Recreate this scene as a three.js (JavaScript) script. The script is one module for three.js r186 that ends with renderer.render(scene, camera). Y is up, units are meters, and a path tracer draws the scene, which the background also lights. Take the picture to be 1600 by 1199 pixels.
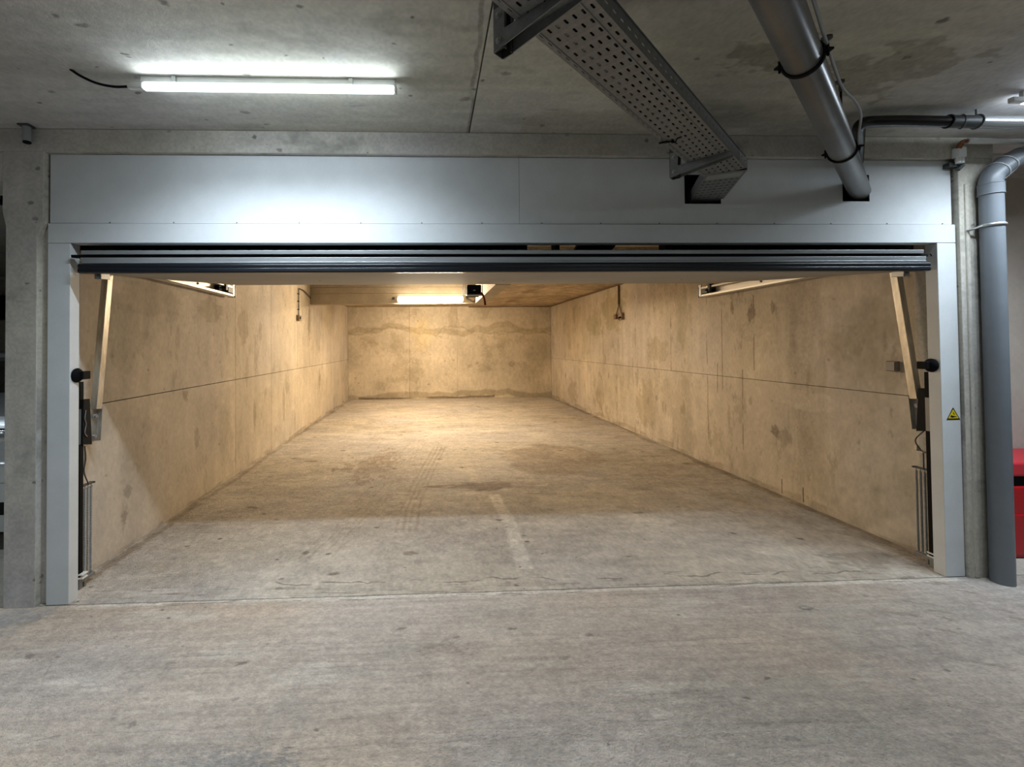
import * as THREE from 'three';
import { RoundedBoxGeometry } from 'three/addons/geometries/RoundedBoxGeometry.js';
import { mergeGeometries } from 'three/addons/utils/BufferGeometryUtils.js';
import { RectAreaLightUniformsLib } from 'three/addons/lights/RectAreaLightUniformsLib.js';

// ---------------------------------------------------------------- camera, exposure
const scene = new THREE.Scene();
scene.background = new THREE.Color(0x000000);
const renderer = new THREE.WebGLRenderer({ antialias: true });
renderer.toneMapping = THREE.LinearToneMapping;
renderer.toneMappingExposure = 1.28;
renderer.shadowMap.enabled = true;
RectAreaLightUniformsLib.init();
const camera = new THREE.PerspectiveCamera(2 * Math.atan(671.64 / 700) * 180 / Math.PI, 1799.33 / 1343.28, 0.05, 60);
camera.position.set(0, 1.5, 2.7338);
camera.rotation.order = 'YXZ';
camera.rotation.set(0.96813 * Math.PI / 180, -2.29789 * Math.PI / 180, -0.53943 * Math.PI / 180);
camera.setViewOffset(1799.33, 1343.28, 199.33, 144.28, 1600, 1199);   // the lens is shifted: the photograph is an off-centre crop

const COOL = new THREE.Color(0.77, 0.885, 1.0), WARM = new THREE.Color(1.0, 0.785, 0.54);
const LED_POWER = 38, LED_BEAM = 2.35, LED_SIDE = 36, LANE_POWER = 210, WARM_POWER = 272;

// ---------------------------------------------------------------- helpers
const names = {};
function numbered(n) { const k = names[n] = (names[n] ?? -1) + 1; return k ? `${n}_${String(k).padStart(3, '0')}` : n; }
const bases = new WeakMap();
const V = (x, y, z) => new THREE.Vector3(x, y, z);
const rad = (d) => d * Math.PI / 180;
function thing(name, label, category, base = [0, 0, 0], turn = 0, group) {
  const o = new THREE.Group(); o.name = numbered(name); scene.add(o);
  o.position.set(...base); o.rotation.y = turn;
  o.userData = { label, category }; if (group) o.userData.group = group;
  bases.set(o, turn ? [0, 0, 0] : base);
  return o;
}
function struct(name, label, base = [0, 0, 0]) {
  const o = new THREE.Group(); o.name = numbered(name); scene.add(o);
  o.position.set(...base); o.userData = { kind: 'structure' }; if (label) o.userData.label = label;
  bases.set(o, base);
  return o;
}
function clean(g) {
  const q = g.index ? g.toNonIndexed() : g.clone();
  for (const k of Object.keys(q.attributes)) if (!['position', 'normal', 'uv'].includes(k)) q.deleteAttribute(k);
  if (!q.attributes.uv) q.setAttribute('uv', new THREE.BufferAttribute(new Float32Array(q.attributes.position.count * 2), 2));
  return q;
}
function joined(geos) { return Array.isArray(geos) ? mergeGeometries(geos.map(clean)) : clean(geos); }
// geometry is given in the scene's metres (or in the thing's own axes when the thing is turned)
function part(parent, name, geos, m, label) {
  const g = joined(geos), b = bases.get(parent) ?? [0, 0, 0];
  g.translate(-b[0], -b[1], -b[2]);
  const o = new THREE.Mesh(g, m); o.name = name; o.castShadow = o.receiveShadow = true;
  if (label) o.userData.label = label;
  parent.add(o); bases.set(o, b);
  return o;
}
function single(name, label, category, geos, m, group) {        // a thing that is one mesh
  const g = joined(geos); g.computeBoundingBox(); const c = g.boundingBox.getCenter(V()); c.y = g.boundingBox.min.y;
  g.translate(-c.x, -c.y, -c.z);
  const o = new THREE.Mesh(g, m); o.name = numbered(name); o.position.copy(c); o.castShadow = o.receiveShadow = true;
  o.userData = { label, category }; if (group) o.userData.group = group;
  scene.add(o); bases.set(o, [c.x, c.y, c.z]);
  return o;
}
// box from corner to corner, edges rounded by r
function box(x0, y0, z0, x1, y1, z1, r = 0.002) {
  const w = Math.abs(x1 - x0), h = Math.abs(y1 - y0), d = Math.abs(z1 - z0);
  const g = r > 0 ? new RoundedBoxGeometry(w, h, d, 2, Math.min(r, w / 2.1, h / 2.1, d / 2.1)) : new THREE.BoxGeometry(w, h, d);
  return clean(g).translate((x0 + x1) / 2, (y0 + y1) / 2, (z0 + z1) / 2);
}
function cyl(p, q, r, r2 = r, n = 20) {
  p = V(...p); q = V(...q); const d = q.clone().sub(p), L = d.length();
  const g = new THREE.CylinderGeometry(r2, r, L, n).translate(0, L / 2, 0);
  g.applyQuaternion(new THREE.Quaternion().setFromUnitVectors(V(0, 1, 0), d.normalize()));
  return g.translate(p.x, p.y, p.z);
}
function tube(pts, r, seg = 60, rs = 12, tension = 0.5) {
  return new THREE.TubeGeometry(new THREE.CatmullRomCurve3(pts.map((p) => V(...p)), false, 'catmullrom', tension), seg, r, rs);
}
// straight runs joined by rounded bends
function bentPipe(pts, r, bend, rs = 24) {
  const path = new THREE.CurvePath(); let prev = V(...pts[0]);
  for (let i = 1; i < pts.length; i++) {
    const p = V(...pts[i]);
    if (i === pts.length - 1) { path.add(new THREE.LineCurve3(prev, p)); break; }
    const nx = V(...pts[i + 1]), a = p.clone().add(prev.clone().sub(p).setLength(bend)), b = p.clone().add(nx.clone().sub(p).setLength(bend));
    path.add(new THREE.LineCurve3(prev, a)); path.add(new THREE.QuadraticBezierCurve3(a, p, b)); prev = b;
  }
  const P = path.getSpacedPoints(140);
  return new THREE.TubeGeometry(new THREE.CatmullRomCurve3(P), 220, r, rs);
}
function ring(at, axis, R, t, n = 32, arc = Math.PI * 2, flat = 1) {
  const g = new THREE.TorusGeometry(R, t, 10, n, arc); if (flat !== 1) g.scale(1, 1, flat);
  g.applyQuaternion(new THREE.Quaternion().setFromUnitVectors(V(0, 0, 1), V(...axis).normalize()));
  return g.translate(...at);
}
function bolt(at, axis, r = 0.009, h = 0.008) {
  const a = V(...axis).normalize(), p = V(...at);
  return [cyl(at, p.clone().addScaledVector(a, h * 0.4).toArray(), r * 1.5, r * 1.5, 18), cyl(p.clone().addScaledVector(a, h * 0.4).toArray(), p.clone().addScaledVector(a, h * 1.4).toArray(), r, r * 0.96, 6)];
}
function prism(points, depth, bevel = 0) {                      // outline in x and y, thickness along +z
  const s = points instanceof THREE.Shape ? points : new THREE.Shape(points.map((p) => new THREE.Vector2(...p)));
  return new THREE.ExtrudeGeometry(s, { depth, bevelEnabled: bevel > 0, bevelThickness: bevel, bevelSize: bevel, bevelSegments: 2, curveSegments: 12 });
}
// texture coordinates in metres along two of the axes, from the vertex positions
function uvFrom(g, fu, fv) {
  const p = g.attributes.position, uv = new Float32Array(p.count * 2);
  for (let i = 0; i < p.count; i++) { uv[2 * i] = fu(p.getX(i), p.getY(i), p.getZ(i)); uv[2 * i + 1] = fv(p.getX(i), p.getY(i), p.getZ(i)); }
  g.setAttribute('uv', new THREE.BufferAttribute(uv, 2)); return g;
}
function uvBox(g, s = 1) {                                      // metres, by the way each face points
  g = clean(g); const p = g.attributes.position, n = g.attributes.normal, uv = new Float32Array(p.count * 2);
  for (let i = 0; i < p.count; i++) {
    const a = Math.abs(n.getX(i)), b = Math.abs(n.getY(i)), c = Math.abs(n.getZ(i));
    const [u, v] = b >= a && b >= c ? [p.getX(i), p.getZ(i)] : a >= c ? [p.getZ(i) + 0.37, p.getY(i)] : [p.getX(i), p.getY(i)];
    uv[2 * i] = u * s; uv[2 * i + 1] = v * s;
  }
  g.setAttribute('uv', new THREE.BufferAttribute(uv, 2)); return g;
}

// ---------------------------------------------------------------- procedural textures
function rng(seed) { let s = seed >>> 0; return () => { s = (s + 0x6D2B79F5) >>> 0; let t = Math.imul(s ^ (s >>> 15), 1 | s); t = (t + Math.imul(t ^ (t >>> 7), 61 | t)) ^ t; return ((t ^ (t >>> 14)) >>> 0) / 4294967296; }; }
function hash(x, y, s) { let h = Math.imul(x, 374761393) ^ Math.imul(y, 668265263) ^ Math.imul(s, 1274126177); h = Math.imul(h ^ (h >>> 13), 1274126177); return ((h ^ (h >>> 16)) >>> 0) / 4294967296; }
function nz(x, y, s = 0) {
  const xi = Math.floor(x), yi = Math.floor(y); let a = x - xi, b = y - yi; a = a * a * (3 - 2 * a); b = b * b * (3 - 2 * b);
  return ((hash(xi, yi, s) * (1 - a) + hash(xi + 1, yi, s) * a) * (1 - b) + (hash(xi, yi + 1, s) * (1 - a) + hash(xi + 1, yi + 1, s) * a) * b) * 2 - 1;
}
function fb(x, y, s) { return 0.55 * nz(x, y, s) + 0.3 * nz(x * 2.1, y * 2.1, s + 7) + 0.15 * nz(x * 4.3, y * 4.3, s + 13); }
// smooth tiling noise: nx by ny cells over the whole texture
function layer(w, h, nx, ny, seed) {
  nx = Math.max(1, Math.round(nx)); ny = Math.max(1, Math.round(ny));
  const r = rng(seed), g = new Float32Array(nx * ny); for (let i = 0; i < g.length; i++) g[i] = r() * 2 - 1;
  const out = new Float32Array(w * h), x0 = new Int32Array(w), x1 = new Int32Array(w), fx = new Float32Array(w);
  for (let i = 0; i < w; i++) { const t = i / w * nx, k = Math.floor(t), f = t - k; x0[i] = k % nx; x1[i] = (k + 1) % nx; fx[i] = f * f * (3 - 2 * f); }
  for (let j = 0; j < h; j++) {
    const t = j / h * ny, k = Math.floor(t); let f = t - k; f = f * f * (3 - 2 * f);
    const a = (k % ny) * nx, b = ((k + 1) % ny) * nx;
    for (let i = 0; i < w; i++) { const u = fx[i], p = g[a + x0[i]], q = g[b + x0[i]]; const top = p + (g[a + x1[i]] - p) * u, bot = q + (g[b + x1[i]] - q) * u; out[j * w + i] = top + (bot - top) * f; }
  }
  return out;
}
class Paint {                                                   // a colour map of W by H metres whose texels lie at (x0.., y0..)
  constructor(w, h, W, H, color, x0 = 0, y0 = 0) {
    Object.assign(this, { w, h, W, H, x0, y0 }); const n = w * h;
    this.c = [0, 1, 2].map((k) => new Float32Array(n).fill(color[k])); this.l = new Float32Array(n);
  }
  noise(cx, cy, amp, seed) { const a = layer(this.w, this.h, this.W / cx, this.H / cy, seed), l = this.l; for (let i = 0; i < l.length; i++) l[i] += a[i] * amp; return this; }
  hue(cx, cy, rgb, seed) { const a = layer(this.w, this.h, this.W / cx, this.H / cy, seed); for (let k = 0; k < 3; k++) { const c = this.c[k]; for (let i = 0; i < a.length; i++) c[i] += a[i] * rgb[k]; } return this; }
  // broken patches: where noise passes a threshold
  patches(cx, cy, limit, soft, color, amount, seed) {
    const { w, h } = this, a = layer(w, h, this.W / cx, this.H / cy, seed), b = layer(w, h, this.W / cx * 3.1, this.H / cy * 3.1, seed + 1), e = layer(w, h, this.W / cx * 11, this.H / cy * 11, seed + 2);
    for (let i = 0; i < a.length; i++) { const t = (a[i] * 0.6 + b[i] * 0.28 + e[i] * 0.16 - limit) / soft; if (t > 0) { const m = Math.min(1, t) * amount; for (let k = 0; k < 3; k++) this.c[k][i] += (color[k] - this.c[k][i]) * m; } }
    return this;
  }
  each(xa, ya, xb, yb, f) {
    const px = this.w / this.W, py = this.h / this.H;
    const i0 = Math.max(0, Math.floor((xa - this.x0) * px)), i1 = Math.min(this.w - 1, Math.ceil((xb - this.x0) * px)), j0 = Math.max(0, Math.floor((ya - this.y0) * py)), j1 = Math.min(this.h - 1, Math.ceil((yb - this.y0) * py));
    for (let j = j0; j <= j1; j++) for (let i = i0; i <= i1; i++) { const m = f(this.x0 + (i + 0.5) / px, this.y0 + (j + 0.5) / py); if (m[0] > 0) { const n = j * this.w + i, a = Math.min(1, m[0]); for (let k = 0; k < 3; k++) this.c[k][n] += (m[1][k] - this.c[k][n]) * a; } }
  }
  stain(x, y, rx, ry, color, amount, { rough = 0.55, edge = 0.25, grain = 0.5, freq = 3, seed = 1, rot = 0 } = {}) {
    const R = Math.max(rx, ry) * (1 + rough), c = Math.cos(rot), s = Math.sin(rot);
    this.each(x - R, y - R, x + R, y + R, (X, Y) => {
      const a = ((X - x) * c + (Y - y) * s) / rx, b = (-(X - x) * s + (Y - y) * c) / ry;
      const d = Math.hypot(a, b) + rough * fb(a * freq + 9, b * freq + 3, seed); const t = Math.min(1, Math.max(0, (1 - d) / edge));
      return [t * amount * (1 - grain * 0.5 * (1 + fb(X * 60, Y * 60, seed + 5))), color];
    }); return this;
  }
  stroke(pts, width, color, amount, { wob = 0, gaps = 0, seed = 1, freq = 6 } = {}) {
    for (let k = 0; k + 1 < pts.length; k++) {
      const [ax, ay] = pts[k], [bx, by] = pts[k + 1], L = Math.hypot(bx - ax, by - ay) || 1e-6, ux = (bx - ax) / L, uy = (by - ay) / L, R = width + wob;
      this.each(Math.min(ax, bx) - R, Math.min(ay, by) - R, Math.max(ax, bx) + R, Math.max(ay, by) + R, (X, Y) => {
        const t = (X - ax) * ux + (Y - ay) * uy; if (t < 0 || t > L) return [0, color];
        let d = (X - ax) * -uy + (Y - ay) * ux; d += wob * fb((t + k * 5) * freq, seed, seed); const q = Math.abs(d) / (width / 2);
        const g = gaps ? Math.min(1, Math.max(0, (fb((t + k * 3) * freq * 0.9, seed + 40, seed + 3) + 1 - 2 * gaps) * 3)) : 1;
        return [Math.min(1, Math.max(0, (1.25 - q) / 0.5)) * amount * g * (0.75 + 0.25 * nz(X * 90, Y * 90, seed)), color];
      });
    } return this;
  }
  specks(n, r0, r1, color, amount, seed, stretch = 1, area) {
    const r = rng(seed), [xa, ya, xb, yb] = area ?? [this.x0, this.y0, this.x0 + this.W, this.y0 + this.H];
    for (let i = 0; i < n; i++) { const R = r0 + (r1 - r0) * r() ** 2.5, x = xa + (xb - xa) * r(), y = ya + (yb - ya) * r(); this.stain(x, y, R * (1 + (stretch - 1) * r()), R, color, amount * (0.5 + 0.5 * r()), { rough: 0.5, edge: 0.5, grain: 0.2, freq: 1.5, seed: seed + i, rot: (r() - 0.5) * 0.7 }); }
    return this;
  }
  done(wrap = false) {
    const n = this.w * this.h, d = new Uint8Array(n * 4);
    for (let i = 0; i < n; i++) { const f = 1 + this.l[i]; for (let k = 0; k < 3; k++) d[4 * i + k] = Math.max(0, Math.min(255, this.c[k][i] * f)); d[4 * i + 3] = 255; }
    const t = new THREE.DataTexture(d, this.w, this.h); t.colorSpace = THREE.SRGBColorSpace; t.magFilter = THREE.LinearFilter; t.minFilter = THREE.LinearMipmapLinearFilter; t.generateMipmaps = true;
    t.wrapS = t.wrapT = wrap ? THREE.RepeatWrapping : THREE.ClampToEdgeWrapping; t.needsUpdate = true; this.c = this.l = null; return t;
  }
}
function reliefMap(size, list, seed, pits = 0) {                // tiling height map
  const h = new Float32Array(size * size).fill(0.5);
  list.forEach(([nx, ny, amp], k) => { const a = layer(size, size, nx, ny, seed + k); for (let i = 0; i < h.length; i++) h[i] += a[i] * amp; });
  const r = rng(seed + 99);
  for (let k = 0; k < pits; k++) { const x = r() * size, y = r() * size, R = 1 + 3.5 * r() ** 3; for (let j = -5; j <= 5; j++) for (let i = -5; i <= 5; i++) { const q = 1 - Math.hypot(i, j) / R; if (q > 0) h[((Math.floor(y) + j + size) % size) * size + (Math.floor(x) + i + size) % size] -= 0.35 * q; } }
  const d = new Uint8Array(size * size * 4); for (let i = 0; i < h.length; i++) { d[4 * i] = d[4 * i + 1] = d[4 * i + 2] = Math.max(0, Math.min(255, h[i] * 255)); d[4 * i + 3] = 255; }
  const t = new THREE.DataTexture(d, size, size); t.magFilter = THREE.LinearFilter; t.wrapS = t.wrapT = THREE.RepeatWrapping; t.needsUpdate = true; return t;
}
const wallRelief = reliefMap(1024, [[6, 5, 0.12], [24, 16, 0.1], [90, 60, 0.08], [300, 220, 0.08]], 11, 500);
const floorRelief = reliefMap(1024, [[7, 9, 0.14], [14, 70, 0.1], [60, 130, 0.12], [150, 190, 0.13], [330, 400, 0.12]], 31, 1600);
function rep(t, sx, sy) { const q = t.clone(); q.wrapS = q.wrapT = THREE.RepeatWrapping; q.repeat.set(sx, sy); q.needsUpdate = true; return q; }

// ---------------------------------------------------------------- materials
function mat(color, roughness = 0.6, metalness = 0, o = {}) { return new THREE.MeshStandardMaterial({ color, roughness, metalness, ...o }); }
function streaked(color, amp, cx, cy, seed, W = 0.5, size = 256) {  // a tiling sheet of slightly uneven colour
  const p = new Paint(size, size, W, W, color); p.noise(cx, cy, amp, seed).noise(cx / 3, cy / 3, amp * 0.6, seed + 1).noise(cx / 12, cy / 12, amp * 0.5, seed + 2); return p.done(true);
}
const M = {};
M.white = new THREE.MeshPhysicalMaterial({ color: 0xffffff, roughness: 0.5, specularIntensity: 0.3, map: rep(streaked([200, 204, 205], 0.012, 0.12, 0.1, 3), 2, 2) });
M.whitePlastic = mat(0xd8dad8, 0.45);
M.zinc = mat(0xffffff, 0.42, 0.75, { map: rep(streaked([166, 168, 168], 0.07, 0.03, 0.03, 5), 2, 2) });
M.zincDull = mat(0xffffff, 0.55, 0.55, { map: rep(streaked([128, 130, 130], 0.06, 0.03, 0.03, 6), 2, 2) });
M.steelArm = mat(0xffffff, 0.36, 0.7, { map: rep(streaked([190, 184, 172], 0.08, 0.02, 0.09, 8), 2, 2) });
M.trackWhite = mat(0xdcd6c8, 0.4, 0.25);
M.darkSteel = mat(0x4a4c4c, 0.5, 0.5);
M.rubber = new THREE.MeshPhysicalMaterial({ color: 0x0a0a0b, roughness: 0.8, specularIntensity: 0.3 });
M.rubberLip = mat(0x11151b, 0.3);
M.blackPlastic = new THREE.MeshPhysicalMaterial({ color: 0x0b0b0c, roughness: 0.75, specularIntensity: 0.35 });
M.grey = mat(0x8d9092, 0.55);
M.paleRing = mat(0xb9bdbf, 0.45);
M.greyPipe = mat(0xffffff, 0.38, 0, { map: rep(streaked([108, 114, 120], 0.03, 0.2, 0.2, 9), 1, 1) });
M.drainPipe = mat(0xffffff, 0.3, 0, { map: rep(streaked([92, 92, 90], 0.09, 0.1, 0.1, 10), 1, 1) });
M.blackPipe = mat(0x0c0c0d, 0.25);
M.silverPipe = mat(0xb4b8ba, 0.25, 0.8);
M.copper = mat(0x94644a, 0.35, 0.7);
M.red = mat(0xa80f1a, 0.42);
M.redLid = mat(0xc0303a, 0.5);
M.cord = mat(0x7a1c14, 0.6);
M.doorSheet = mat(0xffffff, 0.75, 0, { map: rep(streaked([150, 150, 147], 0.02, 0.2, 0.2, 12), 1, 1) });
M.doorRail = mat(0xffffff, 0.4, 0.45, { map: rep(streaked([150, 153, 154], 0.05, 0.15, 0.02, 14), 1, 1) });
M.dark = mat(0x080808, 0.9);

// concrete that is seen without marks of its own
const greyTile = new Paint(1024, 1024, 2.4, 2.4, [174, 170, 161]);
greyTile.noise(0.8, 0.8, 0.07, 41).noise(0.25, 0.4, 0.05, 42).noise(0.06, 0.09, 0.04, 43).noise(0.012, 0.012, 0.05, 44).hue(0.5, 0.7, [4, 3, -3], 45).patches(0.5, 0.3, 0.25, 0.3, [122, 121, 114], 0.5, 46).patches(0.4, 0.7, 0.32, 0.2, [172, 171, 164], 0.35, 47).specks(160, 0.003, 0.014, [84, 82, 76], 0.7, 48, 2);
M.concrete = mat(0xffffff, 0.85, 0, { map: rep(greyTile.done(true), 1 / 2.4, 1 / 2.4), bumpMap: rep(wallRelief, 0.8, 0.8), bumpScale: 0.002 });

function wallPaint(seed, W, dark) {
  const p = new Paint(2048, 1024, W, 2.9, [190, 179, 162]);
  p.noise(1.6, 0.9, 0.05, seed).noise(0.5, 0.6, 0.045, seed + 1).noise(0.09, 0.7, 0.035, seed + 2).noise(0.12, 0.12, 0.03, seed + 3).noise(0.02, 0.03, 0.035, seed + 4).hue(0.9, 0.7, [3, 1, -5], seed + 5)
    .patches(0.45, 0.75, 0.30, 0.25, [158, 147, 128], dark, seed + 6).patches(0.12, 0.3, 0.42, 0.2, [140, 130, 112], dark, seed + 9).patches(0.6, 0.5, 0.34, 0.3, [206, 196, 180], 0.5, seed + 12)
    .specks(120, 0.006, 0.02, [128, 117, 100], 0.65, seed + 15, 1.2);
  return p;
}
// left wall: x is the distance into the garage
const lw = wallPaint(100, 9.95, 0.3);
lw.stain(1.55, 1.05, 0.05, 0.07, [128, 116, 98], 0.55, { seed: 3 }).stain(0.75, 0.42, 0.05, 0.05, [134, 124, 108], 0.6, { seed: 4 }).stain(0.72, 0.24, 0.04, 0.05, [128, 118, 104], 0.6, { seed: 5 }).stain(1.75, 0.62, 0.05, 0.11, [126, 114, 96], 0.5, { seed: 6 })
  .stain(2.85, 1.75, 0.16, 0.24, [140, 126, 102], 0.5, { seed: 8 }).stain(2.95, 1.2, 0.06, 0.2, [138, 124, 102], 0.4, { seed: 9 }).stain(3.2, 0.6, 0.05, 0.22, [132, 118, 96], 0.5, { seed: 10 }).stain(4.35, 0.6, 0.06, 0.3, [134, 120, 98], 0.5, { seed: 11 })
  .stain(5.85, 1.95, 0.1, 0.35, [120, 104, 78], 0.6, { seed: 12 }).stain(6.6, 0.8, 0.1, 0.25, [138, 122, 98], 0.5, { seed: 13 }).stain(3.4, 1.7, 0.05, 0.16, [136, 122, 98], 0.5, { seed: 14 }).stain(1.5, 1.85, 0.22, 0.2, [214, 204, 188], 0.7, { seed: 15, rough: 0.9, grain: 1 })
  .stain(0.7, 1.6, 0.25, 0.28, [150, 142, 120], 0.4, { seed: 16 }).stain(1.0, 1.9, 0.5, 0.16, [156, 146, 124], 0.4, { seed: 17 }).stain(2.0, 1.88, 0.3, 0.14, [150, 138, 114], 0.5, { seed: 18 });
for (let k = 0; k < 9; k++) lw.stroke([[0.2 + k * 1.1, 0.02], [1.2 + k * 1.1, 0.02]], 0.05, [134, 122, 104], 0.6, { wob: 0.05, gaps: 0.4, seed: 20 + k, freq: 2 });
M.wallLeft = mat(0xffffff, 0.85, 0, { map: lw.done(), bumpMap: rep(wallRelief, 8, 2.4), bumpScale: 0.0035 });
// right wall: more damp stains, streaks and rust
const rw = wallPaint(200, 9.95, 0.45);
rw.patches(0.35, 0.5, 0.2, 0.4, [156, 146, 122], 0.35, 231)
  .stain(1.24, 1.35, 0.2, 1.75, [142, 130, 112], 0.5, { seed: 31, rough: 0.7, freq: 3, edge: 0.5, grain: 0.8 }).stain(1.6, 0.62, 0.06, 0.06, [118, 106, 90], 0.75, { seed: 32 }).stain(1.9, 1.8, 0.06, 0.1, [118, 104, 86], 0.7, { seed: 33 }).stain(1.95, 1.6, 0.22, 0.12, [140, 128, 106], 0.4, { seed: 34, rough: 1.1, grain: 1.2, edge: 0.6 })
  .stain(2.2, 1.9, 0.03, 0.09, [124, 108, 86], 0.7, { seed: 35 }).stain(1.6, 1.85, 0.03, 0.07, [124, 110, 88], 0.6, { seed: 36 }).stain(2.1, 0.75, 0.12, 0.2, [150, 138, 116], 0.45, { seed: 37, rough: 0.9, edge: 0.6 }).stain(2.55, 0.35, 0.16, 0.2, [146, 134, 110], 0.45, { seed: 38, rough: 0.9, edge: 0.6 })
  .stain(4.3, 0.5, 0.35, 0.4, [148, 134, 106], 0.55, { seed: 39 }).stain(5.5, 2.1, 0.6, 0.4, [150, 138, 100], 0.6, { seed: 40 }).stain(6.5, 1.9, 0.5, 0.3, [150, 140, 100], 0.5, { seed: 41 }).stain(3.9, 1.4, 0.3, 0.22, [150, 138, 108], 0.5, { seed: 42 }).stain(3.2, 1.9, 0.2, 0.5, [148, 136, 112], 0.5, { seed: 43 })
  .stain(6.2, 0.5, 0.2, 0.4, [146, 130, 104], 0.5, { seed: 44 }).stain(8, 0.35, 0.4, 0.3, [144, 128, 104], 0.5, { seed: 45 }).stain(1.15, 0.95, 0.35, 0.1, [206, 196, 180], 0.5, { seed: 46 }).stain(0.95, 0.55, 0.05, 0.08, [198, 190, 176], 0.5, { seed: 47 }).stain(0.8, 1.5, 0.14, 0.14, [150, 140, 122], 0.5, { seed: 48 }).stain(1.3, 0.9, 0.07, 0.04, [204, 196, 178], 0.6, { seed: 49 });
for (const [x, y0, y1] of [[2.38, 1.95, 0.95], [2.67, 2.1, 0.3], [2.48, 1.25, 0.9], [1.86, 2, 1.2], [3.5, 2.2, 1.1], [4.6, 2.3, 1.3], [2.05, 1.2, 0.3], [7.2, 2.3, 1.2], [8.2, 2.3, 1.1], [6.7, 2.3, 1.4]]) rw.stroke([[x, y0], [x + 0.01, y1]], 0.014, [112, 88, 62], 0.7, { wob: 0.008, gaps: 0.35, seed: Math.round(x * 100) });
for (let k = 0; k < 9; k++) rw.stroke([[0.2 + k * 1.1, 0.03], [1.2 + k * 1.1, 0.03]], 0.07, [140, 126, 106], 0.6, { wob: 0.06, gaps: 0.35, seed: 60 + k, freq: 2 });
for (const x of [1.28, 1.53]) rw.stroke([[x, 0.02], [x, 0.16]], 0.012, [60, 48, 38], 0.8, { seed: 4 });
M.wallRight = mat(0xffffff, 0.85, 0, { map: rw.done(), bumpMap: rep(wallRelief, 8, 2.4), bumpScale: 0.004 });
// back wall with its ragged pour line
const bw = new Paint(1024, 512, 5.75, 2.9, [196, 184, 162], -2.3, 0);
bw.noise(0.8, 0.6, 0.05, 301).noise(0.3, 0.3, 0.04, 302).noise(0.05, 0.08, 0.04, 303).noise(0.015, 0.015, 0.04, 304).patches(0.5, 0.4, 0.25, 0.3, [170, 157, 132], 0.6, 305)
  .stroke([[-2.3, 1.97], [3.45, 1.93]], 0.16, [158, 144, 116], 0.75, { wob: 0.22, seed: 51, freq: 1.6 }).stroke([[-2.3, 1.9], [3.45, 1.88]], 0.05, [150, 136, 110], 0.5, { wob: 0.2, seed: 52, freq: 2.5 })
  .stain(-0.25, 1.8, 0.3, 0.5, [206, 184, 132], 0.45, { seed: 53 }).stain(0.65, 2.2, 0.16, 0.4, [156, 142, 118], 0.55, { seed: 54 }).stain(2.3, 0.95, 0.11, 0.09, [148, 130, 104], 0.6, { seed: 55 }).stain(1.1, 0.9, 0.1, 0.06, [156, 140, 112], 0.5, { seed: 56 }).stain(-1.6, 1.55, 0.14, 0.1, [162, 146, 118], 0.6, { seed: 57 })
  .stain(3.0, 1.2, 0.35, 1.0, [166, 156, 130], 0.6, { seed: 58 }).stain(2.1, 1.9, 0.6, 0.13, [162, 150, 122], 0.5, { seed: 59 })
  .stroke([[-2.3, 0.1], [3.45, 0.1]], 0.16, [142, 130, 106], 0.75, { wob: 0.12, seed: 60, freq: 1.5 }).stroke([[-2, 0.02], [1.8, 0.03]], 0.06, [92, 80, 62], 0.85, { wob: 0.05, seed: 61, freq: 1.2, gaps: 0.2 }).specks(40, 0.02, 0.05, [150, 134, 108], 0.6, 306, 1.6);
M.wallBack = mat(0xffffff, 0.85, 0, { map: bw.done(), bumpMap: rep(wallRelief, 4, 2), bumpScale: 0.005 });

// garage floor: x across, y is the distance into the garage
const gf = new Paint(2048, 2048, 5.8, 10, [175, 167, 155], -2.33, 0);
gf.noise(0.022, 0.03, 0.05, 413).noise(0.14, 0.1, 0.04, 414).noise(1.4, 1.1, 0.05, 401).noise(0.4, 0.25, 0.045, 402).noise(0.35, 0.05, 0.035, 403).noise(0.05, 0.05, 0.045, 404).noise(0.012, 0.02, 0.05, 405).hue(0.8, 0.8, [4, 2, -4], 406).patches(0.6, 0.35, 0.22, 0.35, [156, 146, 130], 0.55, 407).patches(0.35, 0.2, 0.33, 0.2, [196, 187, 172], 0.45, 410)
  .stain(1.6, 3.1, 0.85, 0.75, [140, 124, 103], 0.7, { seed: 71, rough: 0.7, freq: 2.4 }).stain(1.9, 3.3, 0.28, 0.3, [190, 176, 154], 0.6, { seed: 72, rough: 0.8 }).stain(0.5, 2.02, 0.46, 0.13, [92, 79, 68], 0.95, { seed: 73, rough: 0.7 }).stain(0.75, 2.05, 0.45, 0.13, [142, 128, 112], 0.55, { seed: 74, rough: 0.9 }).stain(2.4, 2.4, 0.7, 0.6, [160, 146, 126], 0.4, { seed: 75, rough: 0.6 })
  .stain(-0.8, 2.9, 0.32, 0.55, [112, 92, 68], 0.8, { seed: 76, rough: 1.1, grain: 1.2, freq: 5 }).stain(-0.62, 3.4, 0.2, 0.5, [112, 92, 68], 0.75, { seed: 77, rough: 1.1, grain: 1.2, freq: 5 }).stain(-0.35, 2.5, 0.2, 0.5, [134, 116, 92], 0.45, { seed: 78, rough: 1.1, grain: 1.2, freq: 5 }).stain(-1.55, 3.2, 0.12, 0.03, [92, 72, 54], 0.7, { seed: 79 });
for (let k = 0; k < 4; k++) { const o = (k - 1.5) * 0.055; gf.stroke([[-0.21 + o, 0.9], [-0.2 + o, 1.4], [-0.14 + o, 2.0], [-0.03 + o, 2.8], [0.13 + o, 3.9]], 0.026, [128, 113, 94], 0.42, { wob: 0.008, gaps: 0.2, seed: 80 + k, freq: 9 }); }
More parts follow.
